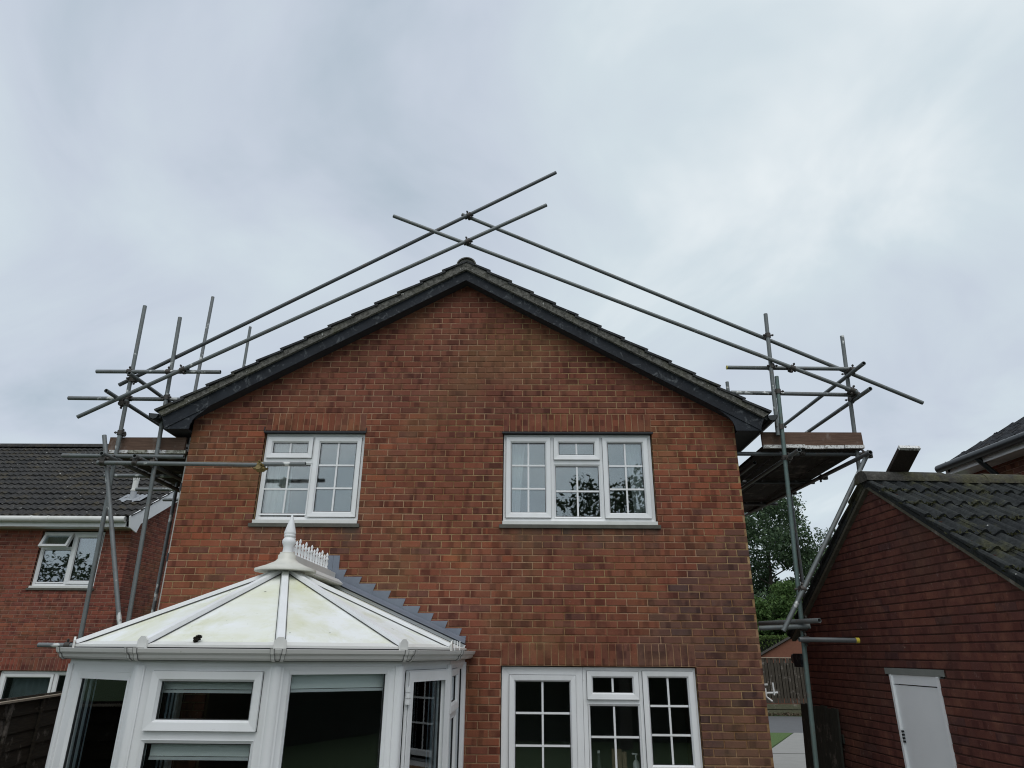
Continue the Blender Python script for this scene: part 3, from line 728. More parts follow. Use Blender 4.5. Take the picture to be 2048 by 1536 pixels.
for i in range(7):
    fr, L, N = frs[i]
    if i == 5: continue
    mb.fbox(fr, .01, L - .01, -.09, -.012, 0, .615)
mb.build('dwarf_wall', FARB, cons)
mb = MB(); P = [p + Zv * .012 for p in off_poly(-.1)]; mb.add(P, [tuple(range(8))]); mb.build('conservatory_floor', IFLOOR, cons)
# hub cap, ridge, cresting, finial
mb = MB(); mb.lathe((XC, YH, 0), [(.262, 2.872), (.262, 2.892), (.17, 2.925), (.10, 2.958), (.078, 2.982), (.078, 3.012), (.066, 3.022), (.066, 3.038)], 24); cap = mb.build('hub_cap', UPVC_CREAM, cons)
mb = MB(); mb.lathe((XC, YH, 0), [(.047, 3.038), (.042, 3.085), (.050, 3.105), (.058, 3.125), (.058, 3.145), (.046, 3.165), (.043, 3.172), (.050, 3.178), (.050, 3.192), (.046, 3.197), (.051, 3.204), (.051, 3.215), (.004, 3.385)], 18); mb.build('finial', UPVC, cons)
P = [Vector((XC + x, YH, z)) for x, z in ((-.15, 2.885), (-.15, 2.905), (-.085, 2.955), (-.045, 2.965), (-.045, 3.022), (.045, 3.022), (.045, 2.965), (.085, 2.955), (.15, 2.905), (.15, 2.885))]
mb = MB(); mb.prism(P, (0, -YH - .02, 0)); ridge = mb.build('ridge_cap', UPVC_DIRTY, cons)
mb = MB(); mb.box(XC - .014, XC + .014, YH + .06, -.1, 3.022, 3.04); mb.build('crest_strip', UPVC_DIRTY, ridge)
prA = [(.016, 0), (.016, .012), (.010, .02), (.019, .045), (.010, .075), (.017, .09), (.009, .10), (.013, .118), (.003, .135)]
prB = [(.017, 0), (.017, .012), (.010, .02), (.020, .050), (.010, .085), (.021, .10), (.010, .115), (.008, .125), (.015, .14), (.004, .165)]
MA = MB(); MA.lathe((0, 0, 0), prA, 8); MA = MA.mesh('cresting', UPVC); MB_ = MB(); MB_.lathe((0, 0, 0), prB, 8); MB_ = MB_.mesh('cresting', UPVC)
for k in range(13):
    y = YH + .13 + k * .095
    link('cresting', MB_ if k % 2 == 0 else MA, cons, Matrix.Translation((XC, y, 3.04)))
# lead flashing, stepped into the brick joints
ST = [(-1.299, 3.21), (-1.209, 3.06), (-1.036, 2.985), (-.876, 2.913), (-.705, 2.841), (-.542, 2.76), (-.379, 2.685), (-.231, 2.612), (-.077, 2.536), (.076, 2.461), (.125, 2.387)]
def roofz(x): return ZH - .4236 * (x - XC)
for sgn in (1, -1):
    for k, (x, z) in enumerate(ST):
        px_ = ST[k - 1][0] - .04 if k else XC + .001
        P = [(px_, z), (x, z), (x - .028 if k else x, z - .075), (x - .028 if k else x, roofz(x) - .0), (px_, roofz(px_))]
        Q = [Vector((XC + sgn * (a - XC), -.006 - .0022 * (k % 2), b)) for a, b in P]
        mb = MB(); mb.prism(Q if sgn > 0 else Q[::-1], (0, .004, 0)); mb.build('flashing_step', LEAD, cons)
    a0, a1 = Vector((XC, -.016, ZH + .052)), Vector((XC + sgn * 1.49, -.016, roofz(.12) + .052))
    mb = MB(); d = Vector((0, -.105, 0)); up_ = Vector((0, 0, .05))
    mb.hexa([a0 + d, a1 + d, a1, a0, a0 + d + Zv * .006, a1 + d + Zv * .006, a1 + up_, a0 + up_] if sgn > 0 else [a1 + d, a0 + d, a0, a1, a1 + d + Zv * .006, a0 + d + Zv * .006, a0 + up_, a1 + up_])
    mb.build('flashing_apron', LEAD, cons)

def leaves(mb, pts, size, jitter=.5, up=.0):
    for p in pts:
        s_ = size * rng.uniform(1 - jitter, 1 + jitter)
        n_ = Vector((rng.gauss(0, 1), rng.gauss(0, 1), rng.gauss(up, 1))).normalized(); t_ = n_.orthogonal().normalized()
        t_ = Matrix.Rotation(rng.uniform(0, 6.28), 3, n_) @ t_; b_ = n_.cross(t_)
        P = Vector(p); mb.add([P - t_ * s_, P + b_ * s_ * .45 + n_ * s_ * .1, P + t_ * s_, P - b_ * s_ * .45 + n_ * s_ * .1], [(0, 1, 2, 3)])
mp_ = Vector((-1.490, -2.775, ZE + .020))
mb = MB(); pts = []
for i in range(520):
    h = rng.random(); pts.append(mp_ + Vector((rng.gauss(.030 * (h - .4), .017 * (1.0 - abs(h - .6)) * .75), rng.gauss(0, .010), h * .058 - .004)))
pts = [mp_ + (p - mp_) * .75 for p in pts]
leaves(mb, pts, .007); tag(mb.build('moss_clump', MOSS), 'dark clump of dry moss lying near the eaves of the conservatory roof', 'moss clump')

# ------------------------------------------------------------------ scaffold
scaf = thing('scaffold', 'grey steel tube scaffold at both ends of the gable with rails crossing above the ridge', 'scaffold', (0, -.2, 0))
TR, TI = .0242, .0195
def tub(name, a, b, mat=TUBE): mb = MB(); mb.tube(a, b, TR, 12, TI); return mb.build(name, mat, scaf)
cm = MB()
cm.tube((-.028, 0, 0), (.028, 0, 0), .0335, 10); cm.tube((0, .05, -.028), (0, .05, .028), .0335, 10); cm.box(-.022, .022, .012, .04, -.022, .022)
for (x, y, z, dx, dz) in ((0, -.005, .036, 0, 1), (.0, -.005, -.036, 0, -1), (.036, .055, 0, 1, 0), (-.036, .055, 0, -1, 0)):
    cm.tube((x - dx * .01, y, z - dz * .01), (x + dx * .028, y - .012, z + dz * .028), .008, 6); cm.tube((x + dx * .006, y - .004, z + dz * .006), (x + dx * .02, y - .01, z + dz * .02), .014, 6)
CM = cm.mesh('coupler', COUPLER); CM_O = cm.mesh('coupler', OCHRE)
def coup(p, d1, side, me=None):
    d = Vector(d1).normalized(); s_ = Vector(side); s_ = (s_ - d * s_.dot(d)).normalized(); z = d.cross(s_)
    p = Vector(p); return link('coupler', me or CM, scaf, Matrix(((d.x, s_.x, z.x, p.x), (d.y, s_.y, z.y, p.y), (d.z, s_.z, z.z, p.z), (0, 0, 0, 1))))
X, Y_, NY = (1, 0, 0), (0, 1, 0), (0, -1, 0)
# left bay
def so_x(z): return -4.089 + (6.292 - z) * .0327
def si_x(z): return -3.609 + (6.128 - z) * .0346
tub('standard', (so_x(0), -.05, 0), (-4.089, -.05, 6.292)); tub('standard', (si_x(0), -.05, 0), (-3.609, -.05, 6.128))
tub('standard', (-4.04, 1.5, 0), (-4.045, 1.5, 7.275), TUBE_W); tub('standard', (-4.03, 2.93, 0), (-4.03, 2.93, 7.47))
tub('brace', (-4.104, -.225, 4.52), (-3.19, -.225, 1.55), TUBE_W)
tub('guard_rail', (-4.466, -.10, 5.368), (-2.947, -.10, 5.364), TUBE_W); tub('guard_rail', (-4.796, 0, 5.060), (-3.387, 0, 5.045), TUBE_W)
tub('guard_rail', (-4.12, -.36, 5.02), (-4.13, 4.3, 5.0)); tub('guard_rail', (-3.985, -.22, 5.300), (-3.995, 4.3, 5.27))
rail = lambda a, b, y, m=TUBE: tub('sloping_rail', (a[0], y, a[1]), (b[0], y, b[1]), m)
rail((-4.215, 5.231), (1.172, 8.397), 0, TUBE_D); rail((-4.522, 4.767), (1.029, 7.749), -.15, TUBE)
rail((-1.005, 7.614), (4.678, 5.118), -.10, TUBE); rail((-.109, 7.744), (5.511, 5.042), .05, TUBE)
tub('ledger', (-4.0, -.36, 4.268), (-4.02, 4.2, 4.26)); tub('ledger', (-3.621, -.36, 4.24), (-3.63, 4.2, 4.24))
tub('transom', (-4.649, -.055, 4.325), (-3.22, -.055, 4.315)); tub('long_rail', (-4.06, -.30, 4.176), (-2.16, -.30, 4.157)); tub('long_rail', (-2.21, -.315, 4.163), (-1.704, -.315, 4.166), TUBE_W)
for y, x0 in ((.88, -4.69), (1.67, -4.70), (2.37, -4.66)): tub('transom', (x0, y, 4.315), (-3.25, y, 4.315), TUBE_W)
tub('stub_tube', (-4.307, -.17, 2.263), (-3.25, -.17, 2.258), TUBE_W)
# right bay
tub('standard', (3.690, -.05, 4.60), (3.749, -.05, 6.183), TUBE); tub('standard', (3.556, -.05, 0), (3.772, -.05, 5.34), TUBE_G)
tub('standard', (4.61, .1, 3.83), (4.724, .1, 5.952)); tub('standard', (4.52, 2.0, 0), (4.55, 2.0, 4.62), TUBE_D); tub('standard', (3.66, 1.46, 4.2), (3.66, 1.46, 5.87))
tub('guard_rail', (3.202, 0, 5.478), (4.754, 0, 5.461)); tub('guard_rail', (3.220, 0, 5.152), (4.70, 0, 5.124), TUBE_W)
tub('guard_rail', (4.68, -.36, 5.383), (4.68, 2.3, 5.465)); tub('guard_rail', (4.696, -.36, 5.066), (4.69, 4.2, 5.19))
tub('ledger', (4.558, -.36, 4.312), (4.558, 4.15, 4.455), TUBE_D); tub('ledger', (3.781, -.36, 4.338), (3.79, 4.1, 4.43)); tub('ledger', (3.52, .35, 4.38), (3.50, 4.1, 4.42), TUBE_D)
for y in (.12, 1.55, 3.0): tub('transom', (3.225, y, 4.425), (4.72, y, 4.425), TUBE_D)
tub('raker', (4.615, -.225, 4.365), (3.393, -.225, 2.453), TUBE)
tub('tie_tube', (3.40, .5, 2.552), (3.705, -.4, 2.549), TUBE); tub('tie_tube', (3.25, .08, 2.488), (3.70, -.165, 2.503)); tub('tie_tube', (3.55, -.20, 2.374), (4.135, -.20, 2.368), TUBE_D)
mb = MB(); mb.tube((4.125, -.20, 2.368), (4.158, -.20, 2.368), .0275, 12); mb.build('end_cap', YELLOW, scaf)
mb = MB(); mb.tube((3.201, 0, 5.478), (3.209, 0, 5.478), .0255, 12); mb.build('end_cap', YELLOW, scaf)
# couplers
for p, d, s in (((so_x(5.36), -.10, 5.367), X, Y_), ((si_x(5.365), -.10, 5.366), X, Y_), ((so_x(5.05), -.05, 5.055), (0, 0, 1), Y_), ((si_x(5.05), -.05, 5.05), (0, 0, 1), Y_),
                ((so_x(5.28), -.05, 5.28), (0, 0, 1), (1, 0, 0)), ((so_x(5.0), -.05, 4.97), (0, 0, 1), (-1, 0, 0)), ((-3.389, -.15, 5.376), (.88, 0, .47), Y_), ((so_x(4.6), -.05, 4.605), (0, 0, 1), Y_),
                ((so_x(4.26), -.05, 4.26), (0, 0, 1), NY), ((si_x(4.24), -.05, 4.235), (0, 0, 1), NY), ((-4.0, -.30, 4.175), X, Zv), ((-3.63, -.30, 4.175), X, Zv),
                ((-.009, 0, 7.70), (.86, 0, .5), Y_), ((.005, -.15, 7.19), (.88, 0, .47), Y_), ((-4.0, -.17, 2.263), X, Y_),
                ((3.735, -.05, 5.475), (0, 0, 1), Y_), ((3.765, -.05, 5.145), (0, 0, 1), Y_), ((3.74, -.05, 5.885), (0, 0, 1), Y_), ((3.957, -.10, 5.432), (.91, 0, -.4), Y_),
                ((4.70, .1, 5.44), (0, 0, 1), NY), ((4.685, .1, 5.10), (0, 0, 1), NY), ((4.62, -.10, 5.145), (.91, 0, -.4), Y_), ((4.70, -.05, 5.43), X, Y_), ((4.69, -.05, 5.11), X, Y_),
                ((3.735, -.05, 4.70), (0, 0, 1), Y_), ((3.73, -.05, 4.33), (0, 0, 1), X), ((4.59, -.17, 4.33), Y_, X), ((4.62, -.1, 4.36), Y_, X), ((4.558, .95, 4.35), Y_, X), ((4.558, 2.0, 4.385), Y_, X),
                ((3.655, -.17, 2.87), (0, 0, 1), NY), ((3.66, -.05, 2.55), (0, 0, 1), X), ((3.655, -.05, 2.49), (0, 0, 1), NY), ((3.65, -.08, 2.373), (0, 0, 1), NY), ((4.0, .1, 4.425), X, Zv)):
    coup(p, d, s)
coup((-2.19, -.305, 4.16), X, (0, .3, -1), CM_O); coup((-2.215, -.305, 4.155), X, (0, -.5, -1), CM_O)
# toe boards
tb = [(-4.19, -3.28, 4.414, 4.575, .03), (3.53, 4.70, 4.505, 4.665, .03)]
for (x0, x1, z0, z1, y) in tb:
    mb = MB(); mb.box(x0, x1, y, y + .038, z0, z1); mb.build('toe_board', TOE, scaf)
mb = MB(); mb.box(-4.20, -4.162, .08, 3.9, 4.416, 4.575); mb.build('toe_board', TOE, scaf)
mb = MB(); mb.box(4.685, 4.723, .08, 3.9, 4.506, 4.665); mb.build('toe_board', TOE, scaf)
# platform boards (each can be lifted off)
def board(x0, z0, y0, y1, label, group, endmat):
    mb = MB(); mb.box(x0, x0 + .219, y0 + .002, y1, z0, z0 + .036)
    o_ = thing('scaffold_board', label, 'scaffold board', (x0 + .11, y0, z0), group)
    mb.build('plank', BOARD, o_); mb = MB(); mb.box(x0 - .001, x0 + .220, y0 - .0015, y0 + .03, z0 - .001, z0 + .037); mb.build('end_band', endmat, o_)
GL, GR = 'boards of the left scaffold platform', 'boards of the right scaffold platform'
for x0, lab, em in ((-4.155, 'outermost scaffold board of the left platform, farthest from the brick house', BEND), (-3.928, 'second scaffold board from the outside on the left platform', BENDM),
                    (-3.70, 'second scaffold board from the brick house on the left platform', BEND), (-3.472, 'mossy scaffold board of the left platform right beside the brick house', BENDM)):
    board(x0, 4.376, rng.uniform(-.01, .02), 3.9, lab, GL, em)
for x0, lab in ((3.535, 'scaffold board nearest the brick house on the right platform'), (3.787, 'second scaffold board from the brick house on the right platform'),
                (4.015, 'middle scaffold board of the five on the right platform'), (4.243, 'second scaffold board from the outside on the right platform'), (4.472, 'outermost scaffold board of the right platform, above the garage ridge')):
    board(x0, 4.466 + rng.uniform(-.004, .002), rng.uniform(-.02, .025), 3.9, lab, GR, BEND)

# ------------------------------------------------------------------ roof tiles (profiled)
def tile_mesh(name, mat, w, l, waves=2, amp=.022, th=.014, seg=6):
    mb = MB(); n = seg * waves; P = []
    prof = []
    for i in range(n + 1):
        s = i / n; prof.append((s * w, amp * .62 * math.sin(s * 2 * math.pi * waves + .4)))
    top0 = [Vector((x, 0, z + .034)) for x, z in prof]; top1 = [Vector((x, l, z)) for x, z in prof]; bot0 = [q - Vector((0, -.002, th + .010)) for q in top0]
    k = n + 1
    mb.add(top0 + top1, [(i, i + 1, i + 1 + k, i + k) for i in range(n)], True)
    mb.add(bot0 + top0, [(i, i + 1, i + 1 + k, i + k) for i in range(n)])
    bot1 = [q - Vector((0, 0, .012)) for q in top1]
    mb.add([bot0[0], top0[0], top1[0], bot1[0]], [(0, 1, 2, 3)]); mb.add([bot0[-1], top0[-1], top1[-1], bot1[-1]], [(3, 2, 1, 0)])
    return mb.mesh(name, mat)
def tile_roof(parent, O, U, V, ncol, nrow, me, cw, gauge, jit=.004):
    U, V = Vector(U).normalized(), Vector(V).normalized(); N = U.cross(V); O = Vector(O)
    for r_ in range(nrow):
        for c_ in range(ncol):
            p = O + U * (c_ * cw) + V * (r_ * gauge + rng.uniform(-jit, jit)) + N * rng.uniform(0, jit)
            a = rng.uniform(-.006, .006); U2 = (U + V * a).normalized(); V2 = N.cross(U2)
            link('roof_tile', me, parent, Matrix(((U2.x, V2.x, N.x, p.x), (U2.y, V2.y, N.y, p.y), (U2.z, V2.z, N.z, p.z), (0, 0, 0, 1))))

# ------------------------------------------------------------------ garage on the right
gs = .08; Gd = Vector((gs, -1, 0)).normalized()          # along the gable towards the viewer
Gn = Vector((-1, -gs, 0)).normalized()                    # outward, facing the house
GO = Vector((4.44, -.12, 0)); GF = Fr(GO, Gd, Gn)
garage = thing('garage', 'dark red brick garage with mossy wavy tiled roof and white side door at the right', 'garage', (6.5, -.2, 0))
GA, GZ, GP = .275, 3.93, .672                             # apex u, apex z, pitch slope
U0, U1 = GA - 2.05, GA + 2.55
def gr_(za, zb):
    h = (GZ - za) / GP
    a, b = max(U0, GA - h), min(U1, GA + h)
    return (a, b) if b - a > .1 else None
GDOOR = (.010, .772, 0, 2.052)
gl_ = (-.06, .858, 2.052, 2.112)
gw = mortar(gr_, .012, 53, [GDOOR, (-.06, .858, 2.04, 2.112)], GF).build('gable_wall', MORTAR_D, garage)
rects = lay(gr_, .012, 53, [GDOOR, (-.06, .858, 2.04, 2.112)], off=.1, vj=.0012, hj=.0055)
def gt(u, z):
    q = rng.random(); c = (.128, .047, .036) if q < .55 else (.118, .046, .037) if q < .85 else (.138, .050, .036) if q < .95 else (.102, .046, .040)
    k = rng.uniform(.93, 1.07); return tuple(x * k for x in c)
place_bricks(gw, GF, rects, gt, GBRICK_ME, GBRICK_S, lambda x, y: not (1780 < x < 1900 and y > 1350) and x > 1690)
# body, other walls
def gp(u, w, z): return GF.at(u, w, z)
mb = MB()
mb.fbox(GF, U0, U0 + .1, -4.5, -.0905, 0, 2.4); mb.fbox(GF, U1 - .1, U1, -4.5, -.0905, 0, 2.2); mb.fbox(GF, U0, U1, -4.6, -4.505, 0, 2.3); mb.build('side_wall', FARB, garage)
# roof
Vfar = Vector((-Gd.x, -Gd.y, -GP)).normalized(); RID = lambda w: gp(GA, w, GZ + .115)
rb = MB()
for sg, ue in ((-1, U0 - .22), (1, U1 + .25)):
    ze = GZ + .055 - GP * abs(ue - GA)
    Q = [gp(GA, .055, GZ + .055), gp(ue, .055, ze), gp(ue, .055, ze - .045), gp(GA, .055, GZ + .01)]
    rb.prism(Q if sg < 0 else Q[::-1], -Gn * 5.0)
groof = rb.build('roof', TILE_G, garage)
TG = tile_mesh('garage_tile', TILE_G, .302, .40, 2, .040, .024, 8)
for sg in (1, -1):
    ue = U1 + .28 if sg > 0 else U0 - .25
    Vs = Vector((-sg * Gd.x, -sg * Gd.y, GP)).normalized(); Us = -Gn if sg > 0 else Gn
    ze = GZ + .066 - GP * abs(ue - GA); ln = math.hypot(ue - GA, ze - GZ - .066)
    nr = int(ln / .335); ga = (ln - .04) / nr
    O = gp(ue, .075 if sg > 0 else .075 - 9 * .30, ze)
    tile_roof(groof, O, Us, Vs, 14 if sg > 0 else 9, nr, TG, .30, ga, .006)
mb = MB()
for sg, ue in ((1, U1 + .22), (-1, U0 - .2)):   # verge strips
    ze = GZ - GP * abs(ue - GA)
    Q = [gp(GA, .048, GZ + .055), gp(ue, .048, ze + .055), gp(ue, .048, ze - .03), gp(GA, .048, GZ - .03)]
    mb.prism(Q if sg < 0 else Q[::-1], -Gn * .055)
mb.build('verge_strip', wood('verge_board', (.075, .070, .052), (.13, .12, .09), (2, 2, 8)), garage)
for k in range(9):
    n = 10; r = .132; L = -Gn * .455; c0 = gp(GA, .09 - k * .45, GZ + .030 + .006 * math.sin(k * 2.3)); sd_ = Gd
    a = [c0 + sd_ * r * math.cos(math.pi * i / n) + Zv * r * .95 * math.sin(math.pi * i / n) for i in range(n + 1)]
    mb = MB(); mb.add(a + [q + L for q in a], [(i, i + 1, i + n + 2, i + n + 1) for i in range(n)], True); mb.add(a, [tuple(range(n + 1))])
    mb.build('ridge_tile', TILE_RG, groof)
mb = MB(); mb.fbox(GF, GA - .115, GA + .115, -4.2, .05, GZ - .03, GZ + .045); mb.build('ridge_bedding', TILE_G, groof)
mb = MB(); pts = []
Vs = Vector((-Gd.x, -Gd.y, GP)).normalized()
for i in range(520):
    uu = rng.uniform(GA + .15, U1 + .25); k_ = round((U1 + .28 - uu) / .277); uu = U1 + .28 - k_ * .277
    c_ = gp(uu, .06 - rng.random() ** 1.6 * 3.6, GZ + .098 - GP * (uu - GA))
    for j in range(rng.randint(3, 9)): pts.append(c_ + Vector((rng.gauss(0, .03), rng.gauss(0, .025), rng.gauss(0, .008))))
leaves(mb, pts, .016, .5, .6); mb.build('moss', leaf_mat('roof_moss', (.030, .032, .014), (.075, .075, .030)), groof, kind='stuff')
# garage door and lintel
mb = MB(); mb.fbox(GF, -.06, .858, -.08, .004, 2.052, 2.110); mb.build('lintel', LINTEL, garage)
mb = MB(); mb.fbox(GF, .012, .040, -.06, .010, .004, 2.05); mb.fbox(GF, .742, .770, -.06, .010, .004, 2.05); mb.fbox(GF, .040, .742, -.06, -.006, 1.965, 2.05); gdf = mb.build('door_frame', DOORP, garage)
mb = MB(); mb.fbox(GF, .041, .741, -.05, -.012, .02, 1.955); gdo = mb.build('door', DOORP, garage)
mb = MB(); mb.fbox(GF, .40, .741, -.05, -.0115, 1.955, 1.9645); mb.build('door_gap', GASKET, gdo)
mb = MB()
for z in (1.44, 1.47, 1.50, 1.53): mb.fbox(GF, .046, .066, -.012, .006, z, z + .016)
mb.build('latch', GASKET, gdo)
# black gutter end under the far eaves
mb = MB(); p = gp(U0 - .24, .05, 2.18); mb.tube(p, p - Gn * 5, .055, 10); mb.build('gutter', BLACK, garage)
mb = MB(); mb.fbox(GF, U0 - .22, U0 - .02, -4.4, .052, 2.08, 2.24); mb.build('eaves_box', BARGE, garage)

# spare board on the garage roof
t = thing('scaffold_board', 'single loose scaffold board sticking up above the garage ridge', 'scaffold board', (4.75, .6, 3.5))
d = (Gd * .83 + Zv * .558).normalized(); a = Vector((4.798, -.367, 4.085)) - d * 1.9; b = Vector((4.798, -.367, 4.085)) + d * .36
s_ = -Gn; n_ = s_.cross(d)
def obar(a, b, hw, ht):
    mb = MB(); q = lambda p, x, y: p + s_ * x + n_ * y
    mb.hexa([q(a, -hw, -ht), q(a, hw, -ht), q(b, hw, -ht), q(b, -hw, -ht), q(a, -hw, ht), q(a, hw, ht), q(b, hw, ht), q(b, -hw, ht)]); return mb
obar(a, b, .112, .019).build('plank', BOARD, t); obar(b - d * .03, b + d * .002, .1135, .0205).build('end_band', BEND, t)

# old timber panel leaning on the garage wall
t = thing('timber_panel', 'weathered dark timber panel leaning against the garage wall behind the scaffold tube', 'timber panel', (4.27, 1.4, 0))
for k in range(7):
    u0 = -1.98 + k * .128; mb = MB(); h = 1.655 + .012 * math.sin(k * 2.1)
    P = lambda u, w, z: GF.at(u, w + (1.65 - z) * .05, z)
    mb.hexa([P(u0, .045, .01), P(u0 + .121, .045, .01), P(u0 + .121, .022, .01), P(u0, .022, .01), P(u0, .045, h), P(u0 + .121, .045, h), P(u0 + .121, .022, h), P(u0, .022, h)][::1])
    mb.build('plank', GATEW, t)
mb = MB()
for z in (.3, 1.3): mb.fbox(GF, -1.97, -1.09, .004, .02, z, z + .09)
mb.build('batten', GATEW, t)

# ------------------------------------------------------------------ house on the far right
RO = Vector((7.42, 0, 0)); RF = Fr(RO, Gd, Gn)
rh = thing('neighbour_house', 'brick house with black tiled roof behind the garage at the right edge', 'house', (9.5, 0, 0))
rr = lambda za, zb: (-2.15, 4.0)
rw = mortar(rr, 0, 65, [], RF).build('wall', MORTAR_L, rh)
mb = MB()
for (a, b, c, d) in lay(lambda za, zb: (-2.15, 2.2), 3.0, 24, []): mb.brick(RF, a, b, c, d, tuple(x * rng.uniform(.8, 1.1) for x in (.20, .075, .055)))
mb.build('bricks', BRICK_S, rw, kind='stuff')
mb = MB(); mb.fbox(RF, -2.15, -2.05, -6, -.0905, 0, 4.8); mb.build('end_wall', FARB, rh)
mb = MB(); mb.fbox(RF, -2.235, 4.2, .0, .26, 4.69, 4.71); mb.build('soffit', UPVC_DIRTY, rh)
mb = MB(); mb.fbox(RF, -2.24, 4.2, .262, .285, 4.688, 4.80); mb.build('fascia', UPVC, rh)
mb = MB(); p = RF.at(-2.30, .345, 4.80); mb.tube(p, p + Gd * 7, .058, 12, .05); mb.build('gutter', BLACK, rh)
mb = MB(); p = RF.at(-1.52, .345, 4.77); q = RF.at(-1.46, .06, 4.42); mb.tube(p, q, .036, 10); mb.tube(q, RF.at(-1.46, .06, 0), .036, 10); mb.build('downpipe', BLACK, rh)
RPT = .53; rV = (-Gn + Zv * RPT).normalized()
TRm = tile_mesh('far_tile', TILE_R, .302, .37, 2, .028, .024)
mb = MB(); Q = [RF.at(-2.14, .36, 4.83), RF.at(-2.14, -4.0, 4.83 + 4.36 * RPT), RF.at(-2.14, -4.0, 4.77 + 4.36 * RPT), RF.at(-2.14, .36, 4.77)]
mb.prism(Q, Gd * 6.8); rroof = mb.build('roof', TILE_R, rh)
tile_roof(rroof, RF.at(-2.17 + 10 * .3, .335, 4.86), -Gd, rV, 10, 14, TRm, .30, .33, .006)
mb = MB(); Q = [RF.at(-2.165, .30, 4.80), RF.at(-2.165, -4.0, 4.83 + 4.30 * RPT), RF.at(-2.165, -4.0, 4.72 + 4.30 * RPT), RF.at(-2.165, .30, 4.72)]
mb.prism(Q, Gd * .022); mb.build('bargeboard', BARGE, rh)

# ------------------------------------------------------------------ neighbouring house on the left
LY, LX = 5.73, -6.955
LF = Fr((0, LY, 0), (1, 0, 0), (0, -1, 0)); LS = Fr((LX, LY, 0), (0, 1, 0), (1, 0, 0))
lh = thing('neighbour_house', 'red brick house with grey wavy tiled roof and white gutter at the left edge', 'house', (-9.5, 9, 0))
LW = (-8.715, -7.478, 3.30, 4.38); LW2 = (-8.86, -6.99, -.2, 1.845)
lr = lambda za, zb: (-15, LX - .004)
lw = mortar(lr, -.33, 64, [LW, LW2], LF).build('wall', MORTAR_L, lh)
rects = lay(lambda za, zb: (-12.2, LX - .003), -.33, 63, [LW, LW2, (-8.86, -6.99, 1.845, 2.07)], off=LX) + soldiers(-8.86, -6.99, 1.845, 2.07)
mb = MB()
def lt():
    q = rng.random(); c = (.215, .066, .046) if q < .6 else (.18, .060, .046) if q < .85 else (.25, .078, .05)
    k = rng.uniform(.87, 1.12); return tuple(x * k for x in c)
for (a, b, c, d) in rects: mb.brick(LF, a, b, c, d, lt())
mb.build('bricks', BRICK_S, lw, kind='stuff')
LR = 10.05
def lsr(za, zb):
    h = min(4.32, (7.12 - za) / .577)
    return (max(.004, 4.32 - h), 4.32 + h) if h > .1 else None
lsw = mortar(lambda za, zb: (lambda i: i and (max(.0905, i[0]), i[1]))(lsr(za, zb)), -.33, 99, [], LS).build('gable_wall', MORTAR_L, lh)
mb = MB()
for (a, b, c, d) in lay(lambda za, zb: (lambda i: i and (i[0], min(i[1], 4.6)))(lsr(za, zb)) if lsr(za, zb) and lsr(za, zb)[0] < 4.5 else None, -.33, 99, []): mb.brick(LS, a, b, c, d, tuple(x * .86 for x in lt()))
mb.build('bricks', BRICK_S, lsw, kind='stuff')
mb = MB(); mb.box(-14, LX - .1, 14.2, 14.3, 0, 4.4); mb.box(-14, -13.9, LY + .1, 14.2, 0, 4.4); mb.build('back_wall', FARB, lh)
mb = MB(); mb.box(-13.9, LX - .1, LY + .095, 14.2, 2.3, 2.5); mb.box(-13.9, LX - .1, 9.0, 9.1, 0, 4.4); mb.build('upper_floor', PLASTER, lh)
mb = MB()
P = [Vector((LX + .12, LY - .33, 4.60)), Vector((LX + .12, LR, 4.60 + .577 * (LR - LY + .33))), Vector((LX + .12, LR, 4.53 + .577 * (LR - LY + .33))), Vector((LX + .12, LY - .33, 4.53))]
mb.prism(P, (-8.6, 0, 0)); P = [Vector((p.x, 2 * LR - p.y, p.z)) for p in P]; mb.prism(P[::-1], (-8.6, 0, 0)); lroof = mb.build('roof', TILE_L, lh)
TL = tile_mesh('neighbour_tile', TILE_L, .302, .385, 2, .026, .018)
lV = Vector((0, 1, .577)); nrow = 16; gl2 = (math.hypot(LR - LY + .36, .577 * (LR - LY + .36))) / nrow
for r_ in range(nrow):
    nc = 11 + int(r_ * .82); lv_ = lV.normalized() * gl2 * r_
    tile_roof(lroof, Vector((LX + .16 - nc * .3, LY - .37, 4.60)) + lv_, (1, 0, 0), lV, nc, 1, TL, .30, gl2, .007)
for k in range(18):
    n = 8; r = .12; c0 = Vector((LX + .14 - k * .45, LR, 4.60 + .577 * (LR - LY + .33) + .03)); a = [c0 + Vector((0, r * math.cos(math.pi * i / n), r * math.sin(math.pi * i / n))) for i in range(n + 1)]
    mb = MB(); mb.add(a + [q - Vector((.455, 0, 0)) for q in a], [(i, i + n + 1, i + n + 2, i + 1) for i in range(n)], True); mb.add(a, [tuple(range(n + 1))[::-1]]); mb.build('ridge_tile', TILE_L, lroof)
mb = MB(); mb.box(-14, LX + .02, LY - .30, LY - .27, 4.42, 4.585); mb.build('fascia', UPVC, lh)
mb = MB(); mb.box(-14, LX + .02, LY - .27, LY - .002, 4.42, 4.435); mb.build('soffit', UPVC, lh)
mb = MB(); mb.tube((-14, LY - .365, 4.555), (LX + .03, LY - .365, 4.555), .058, 12); lg = mb.build('gutter', UPVC_DIRTY, lh)
for x in (-9.42, -8.75, -8.42, -7.2):
    mb = MB(); mb.tube((x - .02, LY - .365, 4.555), (x + .02, LY - .365, 4.555), .064, 12); mb.build('gutter_clip', UPVC_DIRTY, lg)
